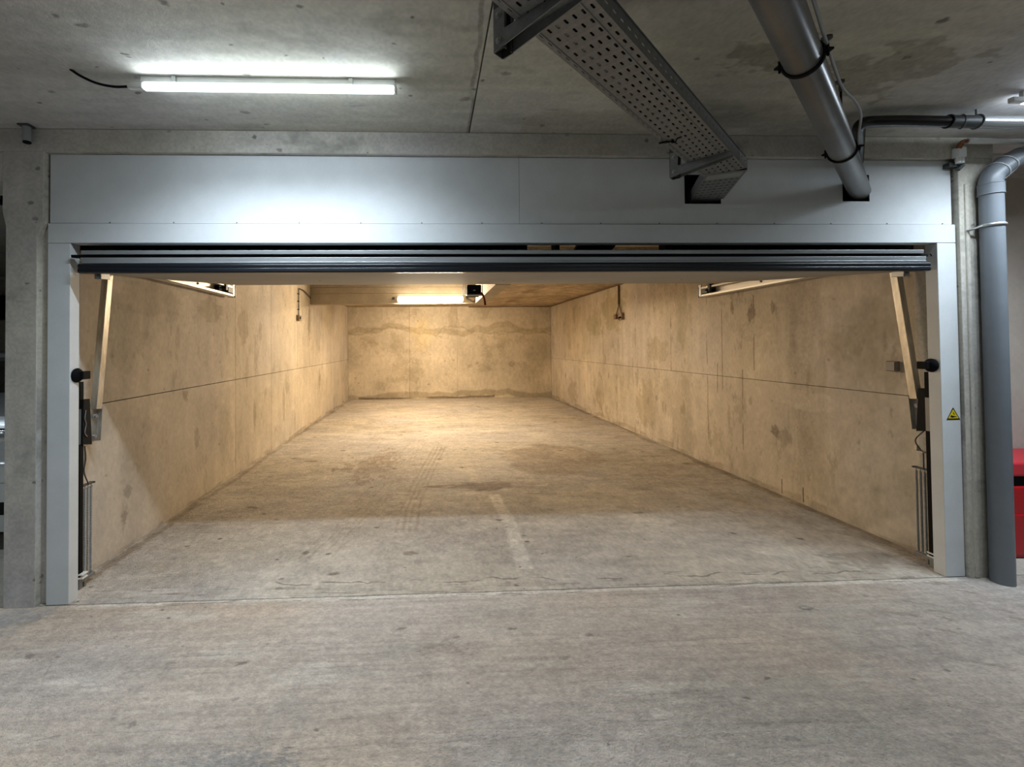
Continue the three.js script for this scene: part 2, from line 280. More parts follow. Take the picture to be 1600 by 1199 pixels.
for (let q = 0; q < 60; q++) { const z = 0.9 + q * 0.05, x = -0.21 + 0.34 * ((z - 0.9) / 3) ** 2; gf.stroke([[x - 0.1, z], [x + 0.1, z + 0.02]], 0.014, [134, 119, 99], 0.3, { gaps: 0.35, seed: 300 + q }); }
for (let k = 0; k < 7; k++) gf.stroke([[-0.95 + k * 0.04, 0.5], [-0.75 + k * 0.045, 1.5], [-0.55 + k * 0.04, 2.7], [-0.3 + k * 0.04, 4.4]], 0.022, [140, 125, 104], 0.36, { wob: 0.02, gaps: 0.4, seed: 90 + k });
for (let k = 0; k < 6; k++) gf.stroke([[0.3 + k * 0.06, 1.2], [0.28 + k * 0.06, 3], [0.3 + k * 0.05, 5.2]], 0.025, [198, 184, 160], 0.35, { wob: 0.03, gaps: 0.5, seed: 100 + k });
gf.stroke([[0.625, 0.26], [0.65, 0.9], [0.62, 1.75]], 0.11, [216, 209, 196], 0.9, { wob: 0.02, gaps: 0.1, seed: 108, freq: 3 }).stroke([[0.5, 2.2], [0.35, 4.6]], 0.1, [200, 186, 160], 0.4, { wob: 0.04, gaps: 0.4, seed: 109 })
  .stroke([[-2.3, 4.97], [0.1, 5.0], [3.4, 5.1]], 0.035, [206, 192, 166], 0.7, { wob: 0.02, gaps: 0.25, seed: 110, freq: 2 }).stroke([[-2.3, 5.02], [3.4, 5.13]], 0.012, [120, 104, 82], 0.5, { wob: 0.02, gaps: 0.5, seed: 111 })
  .stroke([[-1.0, 0.17], [-0.3, 0.16], [0.6, 0.13], [1.5, 0.11], [2.8, 0.1]], 0.014, [92, 86, 78], 0.75, { wob: 0.05, gaps: 0.35, seed: 112, freq: 9 }).stroke([[-2.2, 0.06], [3.3, 0.04]], 0.05, [150, 143, 132], 0.5, { wob: 0.05, gaps: 0.4, seed: 113, freq: 3 })
  .stroke([[0.95, 1.75], [1.3, 1.72]], 0.01, [90, 76, 60], 0.8, { seed: 114 }).stroke([[-2.24, 0.0], [-2.24, 9.8]], 0.06, [130, 116, 96], 0.6, { wob: 0.06, gaps: 0.25, seed: 115, freq: 3 }).stroke([[3.37, 0.0], [3.37, 9.8]], 0.08, [130, 116, 98], 0.6, { wob: 0.08, gaps: 0.25, seed: 116, freq: 3 })
  .stain(2.9, 0.9, 0.35, 0.7, [164, 150, 132], 0.5, { seed: 117 }).stain(2.95, 0.25, 0.3, 0.12, [120, 110, 96], 0.5, { seed: 118, rough: 0.9 }).specks(240, 0.006, 0.036, [80, 68, 56], 0.85, 420, 2.2).specks(60, 0.01, 0.03, [204, 194, 178], 0.5, 421, 2);
for (let k = 0; k < 110; k++) { const x = -2.15 + 5.3 * hash(k, 11, 3), z = 0.01 + 0.16 * hash(k, 12, 3) ** 1.5; gf.stain(x, z, 0.03 + 0.07 * hash(k, 13, 3), 0.008, k % 2 ? [200, 193, 181] : [112, 104, 94], 0.5, { seed: 500 + k, rough: 1, freq: 5 }); }
for (let k = 0; k < 40; k++) { const e = k % 2, z = 0.1 + 9 * hash(k, 14, 3); gf.stain(e ? 3.36 : -2.23, z, 0.05, 0.12, [124, 112, 96], 0.5, { seed: 620 + k, rough: 1, freq: 4 }); }
M.floorGarage = mat(0xffffff, 0.8, 0, { map: gf.done(), bumpMap: rep(floorRelief, 5, 9), bumpScale: 0.011 });
// floor in front: x across, y towards the camera
const af = new Paint(2048, 1024, 7.6, 1.7, [170, 159, 147], -3.1, 0);
af.noise(0.022, 0.018, 0.045, 513).noise(0.16, 0.012, 0.03, 514).noise(1.2, 0.7, 0.05, 501).noise(0.5, 0.12, 0.035, 502).noise(0.5, 0.02, 0.035, 503).noise(0.06, 0.04, 0.04, 504).noise(0.012, 0.01, 0.05, 505).noise(0.006, 0.005, 0.05, 512).hue(0.7, 0.5, [5, 1, -4], 506).patches(0.6, 0.3, 0.2, 0.35, [154, 149, 139], 0.5, 507).patches(0.5, 0.15, 0.3, 0.25, [192, 186, 175], 0.45, 510)
  .stain(-0.68, 1.08, 0.19, 0.07, [112, 112, 112], 0.85, { seed: 121, rough: 1.0, grain: 0.9, freq: 6 }).stain(-0.85, 1.08, 0.2, 0.05, [124, 124, 122], 0.6, { seed: 122, rough: 1.2, grain: 1, freq: 7 }).stain(-0.6, 0.85, 0.1, 0.14, [148, 142, 134], 0.4, { seed: 123, rough: 1 }).stain(0.25, 1.12, 0.25, 0.12, [142, 136, 128], 0.4, { seed: 124, rough: 0.8 }).stain(1.4, 0.95, 0.6, 0.25, [150, 146, 134], 0.45, { seed: 125, rough: 0.8 }).stain(-2.6, 0.12, 0.4, 0.1, [150, 150, 152], 0.6, { seed: 126, rough: 0.8 }).stain(0.07, 0.5, 0.13, 0.05, [118, 106, 96], 0.6, { seed: 127, rough: 1.1, grain: 1.2, freq: 5 })
  .stroke([[-2.1, 0.02], [3.3, 0.025]], 0.035, [204, 199, 188], 0.8, { wob: 0.012, gaps: 0.2, seed: 128, freq: 2 }).stroke([[-1.6, 0.03], [-0.4, 0.035], [0.9, 0.03]], 0.01, [96, 92, 84], 0.7, { wob: 0.012, gaps: 0.4, seed: 129, freq: 6 }).stain(2.1, 0.27, 0.05, 0.022, [84, 80, 74], 0.75, { seed: 130, rough: 0.3 }).stain(2.1, 0.265, 0.028, 0.011, [168, 160, 150], 1, { seed: 131, rough: 0.2 })
  .stain(1.35, 1.07, 0.03, 0.014, [120, 118, 114], 0.8, { seed: 132 }).stain(0.42, 0.36, 0.03, 0.01, [92, 82, 72], 0.8, { seed: 133 }).stain(-1.25, 0.52, 0.03, 0.02, [136, 128, 116], 0.6, { seed: 134 });
for (let k = 0; k < 16; k++) { const z = 0.42 + k * 0.042; af.stroke([[-0.9 - 0.6 * hash(k, 1, 1), z + 0.02], [0.2, z], [0.9 + 0.9 * hash(k, 2, 1), z - 0.01]], 0.008, [140, 133, 122], 0.5, { wob: 0.014, gaps: 0.5, seed: 140 + k, freq: 4 }); }
for (let k = 0; k < 6; k++) af.stroke([[1.6 + k * 0.2, 0.3 + k * 0.09], [2.2 + k * 0.22, 0.5 + k * 0.13]], 0.012, [132, 126, 114], 0.45, { wob: 0.02, gaps: 0.5, seed: 160 + k });
for (let k = 0; k < 14; k++) af.stain(2.5 + 0.9 * hash(k, 3, 2), 0.05 + 0.45 * hash(k, 4, 2), 0.05, 0.012, [124, 116, 104], 0.6, { seed: 170 + k, rot: 0.5, rough: 0.9 });
for (let k = 0; k < 60; k++) { const x = -2.1 + 5.2 * hash(k, 7, 3), z = 0.005 + 0.05 * hash(k, 8, 3); af.stain(x, z, 0.03 + 0.06 * hash(k, 9, 3), 0.006, k % 3 ? [206, 201, 191] : [104, 98, 90], 0.6, { seed: 400 + k, rough: 1, freq: 5 }); }
af.stroke([[-2.3, 1.04], [-1.6, 0.93], [-0.8, 0.9]], 0.008, [136, 130, 120], 0.5, { wob: 0.02, gaps: 0.3, seed: 190 }).stroke([[-1.9, 0.3], [-1.62, 0.9]], 0.007, [132, 126, 118], 0.4, { wob: 0.03, gaps: 0.3, seed: 191 }).specks(120, 0.004, 0.02, [96, 90, 82], 0.75, 520, 2.5).specks(60, 0.006, 0.02, [200, 195, 184], 0.5, 521, 2);
M.floorApron = mat(0xffffff, 0.8, 0, { map: af.done(), bumpMap: rep(floorRelief, 7, 1.6), bumpScale: 0.008 });
const floorTile = new Paint(1024, 1024, 3, 3, [170, 164, 152]);
floorTile.noise(0.9, 0.7, 0.05, 601).noise(0.4, 0.1, 0.04, 602).noise(0.05, 0.05, 0.04, 603).noise(0.012, 0.012, 0.05, 604).patches(0.6, 0.4, 0.25, 0.3, [150, 144, 134], 0.5, 605).specks(120, 0.005, 0.02, [96, 90, 82], 0.7, 606, 2);
M.floorLane = mat(0xffffff, 0.8, 0, { map: rep(floorTile.done(true), 1 / 3, 1 / 3), bumpMap: rep(floorRelief, 0.9, 0.9), bumpScale: 0.004 });
// ceiling in front of the opening
const cf = new Paint(2048, 512, 7.6, 1.7, [180, 177, 170], -3.1, 0);
cf.noise(1.5, 0.8, 0.06, 701).noise(0.4, 0.2, 0.035, 702).noise(0.3, 0.03, 0.03, 703).noise(0.05, 0.03, 0.03, 704).noise(0.012, 0.012, 0.04, 705).hue(1.2, 0.8, [5, 4, -6], 706).patches(0.9, 0.4, 0.25, 0.35, [138, 134, 120], 0.6, 707).patches(0.3, 0.12, 0.36, 0.2, [178, 175, 168], 0.5, 710).specks(130, 0.005, 0.022, [82, 78, 70], 0.75, 715, 2.4)
  .stain(1.55, 0.9, 0.22, 0.12, [104, 98, 84], 0.5, { seed: 201, rough: 0.9 }).stain(2.2, 0.8, 0.35, 0.2, [112, 104, 88], 0.5, { seed: 202, rough: 0.9 }).stain(2.6, 0.35, 0.4, 0.06, [182, 178, 166], 0.4, { seed: 203, rough: 0.9 }).stain(0.9, 0.3, 0.5, 0.2, [136, 130, 110], 0.4, { seed: 204 })
  .stroke([[-0.52, 1.2], [-0.4, 0.35]], 0.012, [172, 170, 164], 0.6, { wob: 0.02, gaps: 0.3, seed: 205 }).stroke([[-3, 0.015], [4.4, 0.015]], 0.03, [104, 100, 90], 0.7, { wob: 0.02, gaps: 0.25, seed: 206, freq: 5 }).stroke([[0.2, 1.5], [0.245, 0.05]], 0.02, [112, 108, 98], 0.6, { wob: 0.02, gaps: 0.25, seed: 207 }).stroke([[-1.3, 0.5], [1.6, 0.48]], 0.014, [122, 118, 108], 0.4, { wob: 0.03, gaps: 0.65, seed: 208 });
M.ceilingFront = mat(0xffffff, 0.88, 0, { map: cf.done(), bumpMap: rep(wallRelief, 6, 1.4), bumpScale: 0.0015 });
const roughTile = new Paint(512, 512, 2, 2, [180, 160, 132]);
roughTile.noise(0.5, 0.4, 0.1, 801).noise(0.12, 0.12, 0.1, 802).noise(0.03, 0.03, 0.08, 803).patches(0.35, 0.25, 0.2, 0.3, [146, 124, 96], 0.7, 804).patches(0.3, 0.2, 0.3, 0.2, [206, 186, 154], 0.6, 807);
M.roughCeiling = mat(0xffffff, 0.95, 0, { map: rep(roughTile.done(true), 0.5, 0.5), bumpMap: rep(wallRelief, 1.2, 1.2), bumpScale: 0.02 });
M.plaster = mat(0xffffff, 0.85, 0, { map: rep(streaked([192, 180, 168], 0.04, 0.3, 0.3, 15, 1.2), 0.8, 0.8), bumpMap: rep(wallRelief, 1, 1), bumpScale: 0.002 });

// ---------------------------------------------------------------- the setting
const CE = 2.8, XL = -2.287, XR = 3.417, ZB = -9.836;
{
  const f = struct('floor', 'trowelled grey concrete floor running from the parking lane into the garage');
  const g = box(-2.33, -0.15, -10, 3.47, 0, -0.003, 0.003); uvFrom(g, (x) => (x + 2.33) / 5.8, (x, y, z) => -z / 10); part(f, 'floor_slab', g, M.floorGarage);
  const a = box(-3.1, -0.15, 0.003, 4.5, 0, 1.7, 0.003); uvFrom(a, (x) => (x + 3.1) / 7.6, (x, y, z) => z / 1.7); part(f, 'floor_slab', a, M.floorApron);
  part(f, 'lane_slab', [box(-9, -0.15, 1.703, 9, 0, 9, 0), box(-9, -0.15, -10, -3.103, 0, 1.7, 0), box(-3.1, -0.15, -10, -2.333, 0, 0, 0), box(4.503, -0.15, -10, 9, 0, 1.7, 0), box(3.473, -0.15, -10, 4.5, 0, 0, 0)].map((q) => uvBox(q)), M.floorLane);
  part(f, 'sub_base', box(-9, -0.3, -10, 9, -0.15, 9, 0), M.dark);

  const c = struct('ceiling', 'grey board-marked concrete ceiling with a formwork joint');
  for (const [x0, x1] of [[-3.1, 0.246], [0.252, 4.5]]) { const q = box(x0, CE, -0.25, x1, CE + 0.2, 1.7, 0.003); uvFrom(q, (x) => (x + 3.1) / 7.6, (x, y, z) => Math.max(0, z) / 1.7); part(c, 'ceiling_slab', q, M.ceilingFront); }
  part(c, 'lane_slab', [box(-9, CE, 1.7, 9, CE + 0.2, 9, 0), box(-9, CE, -10, -3.1, CE + 0.2, 1.7, 0), box(4.5, CE, -10, 9, CE + 0.2, 1.7, 0), box(-3.1, CE, -10, 4.5, CE + 0.2, -0.25, 0), box(-9, CE + 0.2, -10, 9, CE + 0.3, 9, 0)].map((q) => uvBox(q)), M.concrete);

  const l = struct('wall_left', 'stained concrete side wall on the left of the garage, cast in two lifts');
  part(l, 'wall_core', uvBox(box(-2.452, 0, ZB, XL - 0.02, CE, -0.03, 0)), M.dark);
  const lz = [-0.03, -2.626, -3.814, -5.09, -7.48, ZB], uvL = [(x, y, z) => -z / 9.95, (x, y) => y / 2.9];
  for (let k = 0; k < 5; k++) for (const [y0, y1] of [[0, 1.112], [1.118, CE]]) part(l, 'wall_panel', uvFrom(box(XL - 0.02, y0, lz[k + 1] + 0.002, XL, y1, lz[k] - 0.002, 0.003), ...uvL), M.wallLeft);
  part(l, 'neighbour_face', uvBox(box(-2.475, 0, ZB, -2.452, CE, -0.03, 0)), M.concrete);
  const r = struct('wall_right', 'damp stained concrete side wall on the right of the garage');
  part(r, 'wall_core', box(XR + 0.02, 0, ZB, 3.58, CE, -0.03, 0), M.dark);
  const rz = [-0.03, -5.11, ZB];
  for (let k = 0; k < 2; k++) for (const [y0, y1] of [[0, 1.102], [1.106, CE]]) part(r, 'wall_panel', uvFrom(box(XR, y0, rz[k + 1] + 0.002, XR + 0.02, y1, rz[k] - 0.002, 0.003), ...uvL), M.wallRight);
  part(r, 'neighbour_face', uvBox(box(3.58, 0, ZB, 3.6, CE, -0.03, 0)), M.concrete);
  const b = struct('wall_back', 'concrete end wall of the garage with a ragged pour line and damp foot');
  part(b, 'wall_core', box(-2.475, 0, ZB - 0.17, 3.6, CE, ZB - 0.02, 0), M.dark);
  for (const [x0, x1] of [[XL, -0.584], [-0.58, 0.752], [0.755, XR]]) part(b, 'wall_panel', uvFrom(box(x0, 0, ZB - 0.02, x1, CE, ZB, 0.004), (x) => (x + 2.3) / 5.75, (x, y) => y / 2.9), M.wallBack);

  const fr = struct('wall_front', 'grey concrete ring beam and pillars round the white garage frame');
  part(fr, 'ring_beam', uvBox(box(-9, 2.662, -0.25, 3.625, CE, 0.02, 0.006)), M.concrete);
  part(fr, 'lintel', uvBox(box(-9, 2.489, -0.25, -2.497, 2.66, 0.018, 0.006)), M.concrete);
  for (const [x0, x1] of [[-2.287, 0.66], [0.852, 0.882], [1.62, 3.417]]) part(fr, 'inner_lintel', uvBox(box(x0, 2.128, -0.36, x1, CE, -0.26, 0)), M.dark);
  part(fr, 'inner_lintel', uvBox(box(0.66, 2.24, -0.36, 1.62, CE, -0.26, 0)), M.dark);
  part(fr, 'inner_strut', prism([[0.99, 2.13], [1.24, 2.13], [1.34, 2.24], [1.06, 2.24]], 0.08).translate(0, 0, -0.36), M.dark);
  const pil = (pts) => uvBox(prism(pts, 0.27, 0.004).translate(0, 0, -0.254));
  part(fr, 'pillar', pil([[-2.475, 0], [-2.304, 0], [-2.304, 2.16], [-2.27, 2.24], [-2.27, 2.66], [-2.495, 2.66], [-2.495, 2.31], [-2.475, 2.22]]), M.concrete);
  part(fr, 'pillar_return', uvBox(box(-2.31, 0, -0.254, -2.262, 2.24, -0.02, 0.003)), M.concrete);
  part(fr, 'pillar', pil([[3.386, 0], [3.535, 0], [3.535, 2.36], [3.612, 2.50], [3.612, 2.66], [3.386, 2.66]]), M.concrete);
  part(fr, 'plaster_rib', uvBox(box(3.415, 0, 0.01, 3.445, 2.5, 0.028, 0.012)), M.concrete);

  const s = struct('wall_bay', 'beige plastered wall set back in the bay on the right', [3.6, 0, -0.6]);
  part(s, 'wall_panel', uvBox(box(3.6, 0, -0.75, 9, CE, -0.6, 0)), M.plaster);
  const o = struct('wall_lane', 'concrete walls round the parking lane');
  part(o, 'wall_panel', [box(-9.2, 0, 9, 9.2, CE, 9.2, 0), box(-9.2, 0, -10.2, -9, CE, 9, 0), box(9, 0, -0.75, 9.2, CE, 9, 0), box(-9, 0, -10.2, -2.475, CE, -10, 0)].map((q) => uvBox(q)), M.concrete);
  const lb = struct('wall_bay', 'grey concrete wall behind the car in the left bay', [-9, 0, -5.6]);
  part(lb, 'wall_panel', uvBox(box(-9, 0, -5.8, -2.475, CE, -5.6, 0)), M.concrete);

  const be = struct('ceiling_beam', 'cast concrete downstand beam crossing the back of the garage', [-2.287, 2.295, -6.1]);
  part(be, 'beam', [box(XL, 2.295, -6.1, 0.872, 2.5, -5.9, 0.006), box(XL, 2.503, -6.1, 0.872, 2.62, -5.905, 0.004), box(XL, 2.623, -6.1, 0.872, CE, -5.9, 0.004)].map((q) => uvBox(q)), M.wallPlain = mat(0xffffff, 0.85, 0, { map: rep(streaked([164, 153, 134], 0.05, 0.25, 0.25, 16, 1.2), 0.8, 0.8), bumpMap: rep(wallRelief, 1, 1), bumpScale: 0.003 }));
  part(be, 'beam', uvBox(box(0.872, 2.295, -6.1, 1.085, CE, -3.2, 0.006)), M.wallPlain);
  const lo = struct('ceiling_low', 'rough low concrete soffit over the right side of the garage', [1.085, 2.575, -9.83]);
  part(lo, 'soffit_slab', uvBox(box(1.085, 2.575, -6.1, XR, CE, -3.2, 0.004)), M.roughCeiling);
  part(lo, 'soffit_slab', uvBox(box(XL, 2.575, -9.83, XR, CE, -6.104, 0.004)), M.roughCeiling);
  part(lo, 'joint_filler', [tube([[1.09, 2.57, -9.81], [1.7, 2.565, -9.815], [2.4, 2.575, -9.81], [3.38, 2.565, -9.81]], 0.022, 40, 6), tube([[3.4, 2.57, -9.8], [3.395, 2.575, -8], [3.4, 2.57, -6], [3.395, 2.575, -3.3]], 0.028, 60, 6)], mat(0x6e5a42, 0.95));
}

// ---------------------------------------------------------------- lamps
function batten(name, label, x0, x1, y, z, color, glow, down, side, beam = 0, group = undefined, capLeft = true) {
  const t = thing(name, label, 'lamp', [(x0 + x1) / 2, y, z], 0, group), w = 0.036;
  part(t, 'housing', box(x0 - 0.01, y + 0.012, z - 0.01, x1 + 0.004, CE - 0.001, z + 0.01, 0.002), M.whitePlastic);
  const em = new THREE.MeshStandardMaterial({ color: 0xffffff, roughness: 0.4, emissive: color, emissiveIntensity: glow });
  part(t, 'diffuser', box(x0, y - 0.016, z - w / 2, x1, y + 0.018, z + w / 2, 0.01), em);
  part(t, 'end_cap', box(x0 - (capLeft ? 0.07 : 0.012), y - 0.012, z - 0.014, x0, y + 0.016, z + 0.014, 0.005), M.whitePlastic);
  part(t, 'end_cap', box(x1, y - 0.018, z - w / 2 - 0.001, x1 + 0.012, y + 0.02, z + w / 2 + 0.001, 0.004), M.whitePlastic);
  for (const cx of [x0 + 0.14, x1 - 0.22]) part(t, 'clip', box(cx, y + 0.018, z - w / 2 - 0.002, cx + 0.02, CE - 0.002, z + w / 2 + 0.002, 0.001), M.zinc);
  const add = (intensity, h, px, py, pz, tx, ty, tz) => { const l = new THREE.RectAreaLight(color, intensity, x1 - x0, h); l.position.set(px, py, pz); l.lookAt(tx, ty, tz); l.name = 'lamp_light'; scene.add(l); };
  const mx = (x0 + x1) / 2;
  add(down, w, mx, y - 0.019, z, mx, y - 1, z + 1e-4);
  if (beam) for (let k = 0; k < 6; k++) {                       // the lensed strip throws most of its light downwards
    const l = new THREE.SpotLight(color, beam, 0, rad(74), 1, 2), x = x0 + (k + 0.5) / 6 * (x1 - x0); l.position.set(x, y - 0.02, z); l.target.position.set(x, 0, z); scene.add(l, l.target);
    l.castShadow = true; l.shadow.radius = 1.3; l.name = 'lamp_light'; l.target.name = 'lamp_aim';
  }
  add(side, 0.03, mx, y + 0.001, z + w / 2 + 0.003, mx, y + 0.001, z + 1);
  add(side * 0.35, 0.03, mx, y + 0.001, z - w / 2 - 0.003, mx, y + 0.001, z - 1);
  return t;
}
const led = batten('led_batten', 'lit white batten lamp on the ceiling left of the cable tray, with a black lead', -1.363, -0.165, 2.752, 0.55, COOL, 2.2, LED_POWER, LED_SIDE, LED_BEAM);
part(led, 'lead', tube([[-1.43, 2.752, 0.55], [-1.5, 2.748, 0.555], [-1.57, 2.756, 0.57], [-1.63, 2.78, 0.585], [-1.665, 2.802, 0.60]], 0.006, 40, 8), M.blackPlastic, 'black lead curling up into the ceiling');
batten('led_batten', 'lit white batten lamp at the far right ceiling edge, only its end in view', 3.115, 4.315, 2.752, 0.53, COOL, 2.2, LED_POWER, LED_SIDE, LED_BEAM);
batten('led_batten', 'white batten lamp out of view in front of the parked silver car', -5.6, -4.4, 2.752, 0.9, COOL, 2.2, LED_POWER, LED_SIDE, LED_BEAM);
batten('led_batten', 'white batten lamp on the lane ceiling behind the viewer, towards the left', -2.6, -1.4, 2.752, 5.2, COOL, 2.2, LANE_POWER, LED_SIDE);
batten('led_batten', 'white batten lamp on the lane ceiling behind the viewer, towards the right', 2.4, 3.6, 2.752, 5.2, COOL, 2.2, LANE_POWER, LED_SIDE);
{
  const x0 = -0.614, x1 = 0.634, y0 = 2.322, y1 = 2.435, z0 = -5.895, z1 = -5.79;
  const t = thing('fluorescent_lamp', 'warm glowing strip lamp fixed to the beam deep inside the garage', 'lamp', [0, y0, z0]);
  part(t, 'housing', box(x0 - 0.02, y0 + 0.02, z0, x1 + 0.02, y1 - 0.02, z0 + 0.03, 0.004), M.whitePlastic);
  part(t, 'diffuser', box(x0, y0, z0 + 0.028, x1, y1, z1, 0.02), new THREE.MeshStandardMaterial({ color: 0xffffff, roughness: 0.4, emissive: new THREE.Color(1, 0.86, 0.62), emissiveIntensity: 2.4 }));
  for (const s of [[x0 - 0.11, x0 - 0.06], [x1 + 0.06, x1 + 0.11]]) part(t, 'cable_gland', box(s[0], 2.385, z0, s[1], 2.425, z0 + 0.04, 0.008), M.darkSteel);
  part(t, 'lead', tube([[x1 + 0.1, 2.4, -5.88], [x1 + 0.14, 2.37, -5.88], [x1 + 0.19, 2.345, -5.885], [x1 + 0.235, 2.36, -5.89], [x1 + 0.236, 2.48, -5.89]], 0.008, 30, 6), M.darkSteel);
  const add = (k, h, p, q) => { const l = new THREE.RectAreaLight(WARM, WARM_POWER * k, x1 - x0, h); l.position.set(...p); l.lookAt(...q); l.name = 'lamp_light'; scene.add(l); };
  const mx = (x0 + x1) / 2, mz = (z0 + z1) / 2 + 0.014, my = (y0 + y1) / 2;
  add(1, 0.06, [mx, y0 - 0.003, mz], [mx, 0, mz + 1e-4]);
  add(1, 0.09, [mx, my, z1 + 0.003], [mx, my, 0]);
  add(0.03, 0.06, [mx, y1 + 0.003, mz], [mx, 3, mz + 1e-4]);
  const u = thing('fluorescent_lamp', 'warm strip lamp on the low ceiling hidden behind the beam, lighting the end wall', 'lamp', [0, 2.5, -7.8]);
  part(u, 'housing', box(-0.64, 2.545, -7.83, 0.64, 2.574, -7.77, 0.004), M.whitePlastic);
  part(u, 'diffuser', box(-0.62, 2.505, -7.84, 0.62, 2.546, -7.76, 0.015), t.children[1].material);
  const b = new THREE.RectAreaLight(WARM, WARM_POWER * 0.75, 1.24, 0.07); b.position.set(0, 2.501, -7.8); b.lookAt(0, 0, -7.8 + 1e-4); b.name = 'lamp_light'; scene.add(b);
  for (const k of [1, -1]) { const q = new THREE.RectAreaLight(WARM, WARM_POWER * 0.75, 1.24, 0.035); q.position.set(0, 2.526, -7.8 + k * 0.044); q.lookAt(0, 2.526, -7.8 + k * 2); q.name = 'lamp_light'; scene.add(q); }
}

// ---------------------------------------------------------------- door frame and fascia
{
  const t = thing('door_frame', 'white powder-coated steel frame and fascia round the wide garage opening', 'door frame', [0.56, 0, -0.05]);
  part(t, 'post', uvBox(box(-2.257, 0, -0.072, -2.128, 2.124, 0, 0.003)), M.white);
  part(t, 'post', uvBox(box(3.252, 0, -0.072, 3.378, 2.124, 0, 0.003)), M.white);
  part(t, 'head_rail', uvBox(box(-2.257, 2.126, -0.072, 3.378, 2.243, 0, 0.003)), M.white);
  const sheet = (x0, x1, holes) => {
    const s = new THREE.Shape([[x0, 2.247], [x1, 2.247], [x1, 2.659], [x0, 2.659]].map((p) => new THREE.Vector2(...p)));
    for (const [a, b, c, d] of holes) s.holes.push(new THREE.Path([[a, b], [a, d], [c, d], [c, b]].map((p) => new THREE.Vector2(...p))));
    return uvBox(prism(s, 0.004).translate(0, 0, -0.014));
  };
  part(t, 'fascia_sheet', sheet(-2.252, 0.5585, []), M.white);
  part(t, 'fascia_sheet', sheet(0.5605, 3.366, [[1.608, 2.375, 1.844, 2.56], [2.641, 2.394, 2.82, 2.566]]), M.white, 'white fascia sheet with two square cut-outs for pipes and cables');
  part(t, 'fascia_rail', [box(-2.25, 2.25, -0.07, 3.36, 2.28, -0.016, 0.001), box(-2.25, 2.62, -0.07, 3.36, 2.655, -0.016, 0.001), box(0.5, 2.25, -0.05, 0.62, 2.65, -0.016, 0.001)], M.zincDull);
  for (let k = 0; k < 15; k++) part(t, 'screw', cyl([-1.906 + k * 0.372, 2.251, -0.011], [-1.906 + k * 0.372, 2.251, -0.006], 0.0045, 0.003, 10), M.zincDull);
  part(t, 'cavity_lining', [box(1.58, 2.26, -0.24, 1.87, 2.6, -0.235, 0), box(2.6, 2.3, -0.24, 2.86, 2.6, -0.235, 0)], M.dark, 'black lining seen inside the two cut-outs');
  const w = thing('warning_sticker', 'yellow triangular warning sticker on the right post of the white frame', 'sticker', [3.327, 0.99, 0.0005]);
  const cv = document.createElement('canvas'); cv.width = cv.height = 256; const x = cv.getContext('2d');
  x.fillStyle = '#15140c'; x.fillRect(0, 0, 256, 256); x.fillStyle = '#d8c018'; x.beginPath(); x.moveTo(128, 38); x.lineTo(228, 226); x.lineTo(28, 226); x.closePath(); x.fill();
  x.fillStyle = '#15140c';
  x.beginPath(); x.moveTo(120, 84); x.lineTo(142, 112); x.lineTo(134, 118); x.lineTo(158, 158); x.lineTo(146, 160); x.lineTo(118, 122); x.lineTo(127, 116); x.closePath(); x.fill();
  x.beginPath(); x.moveTo(70, 196); x.lineTo(92, 152); x.lineTo(104, 158); x.lineTo(98, 176); x.lineTo(122, 168); x.lineTo(150, 182); x.lineTo(190, 186); x.lineTo(190, 200); x.lineTo(140, 204); x.lineTo(110, 214); x.closePath(); x.fill();
  const tx = new THREE.CanvasTexture(cv); tx.colorSpace = THREE.SRGBColorSpace;
  const tri = prism([[3.281, 0.992], [3.373, 0.992], [3.327, 1.072]], 0.0008); uvFrom(tri, (a) => (a - 3.281) / 0.092, (a, b) => (b - 0.992) / 0.08);
  part(w, 'printed_face', tri.translate(0, 0, 0.0003), mat(0xffffff, 0.45, 0, { map: tx }));
}

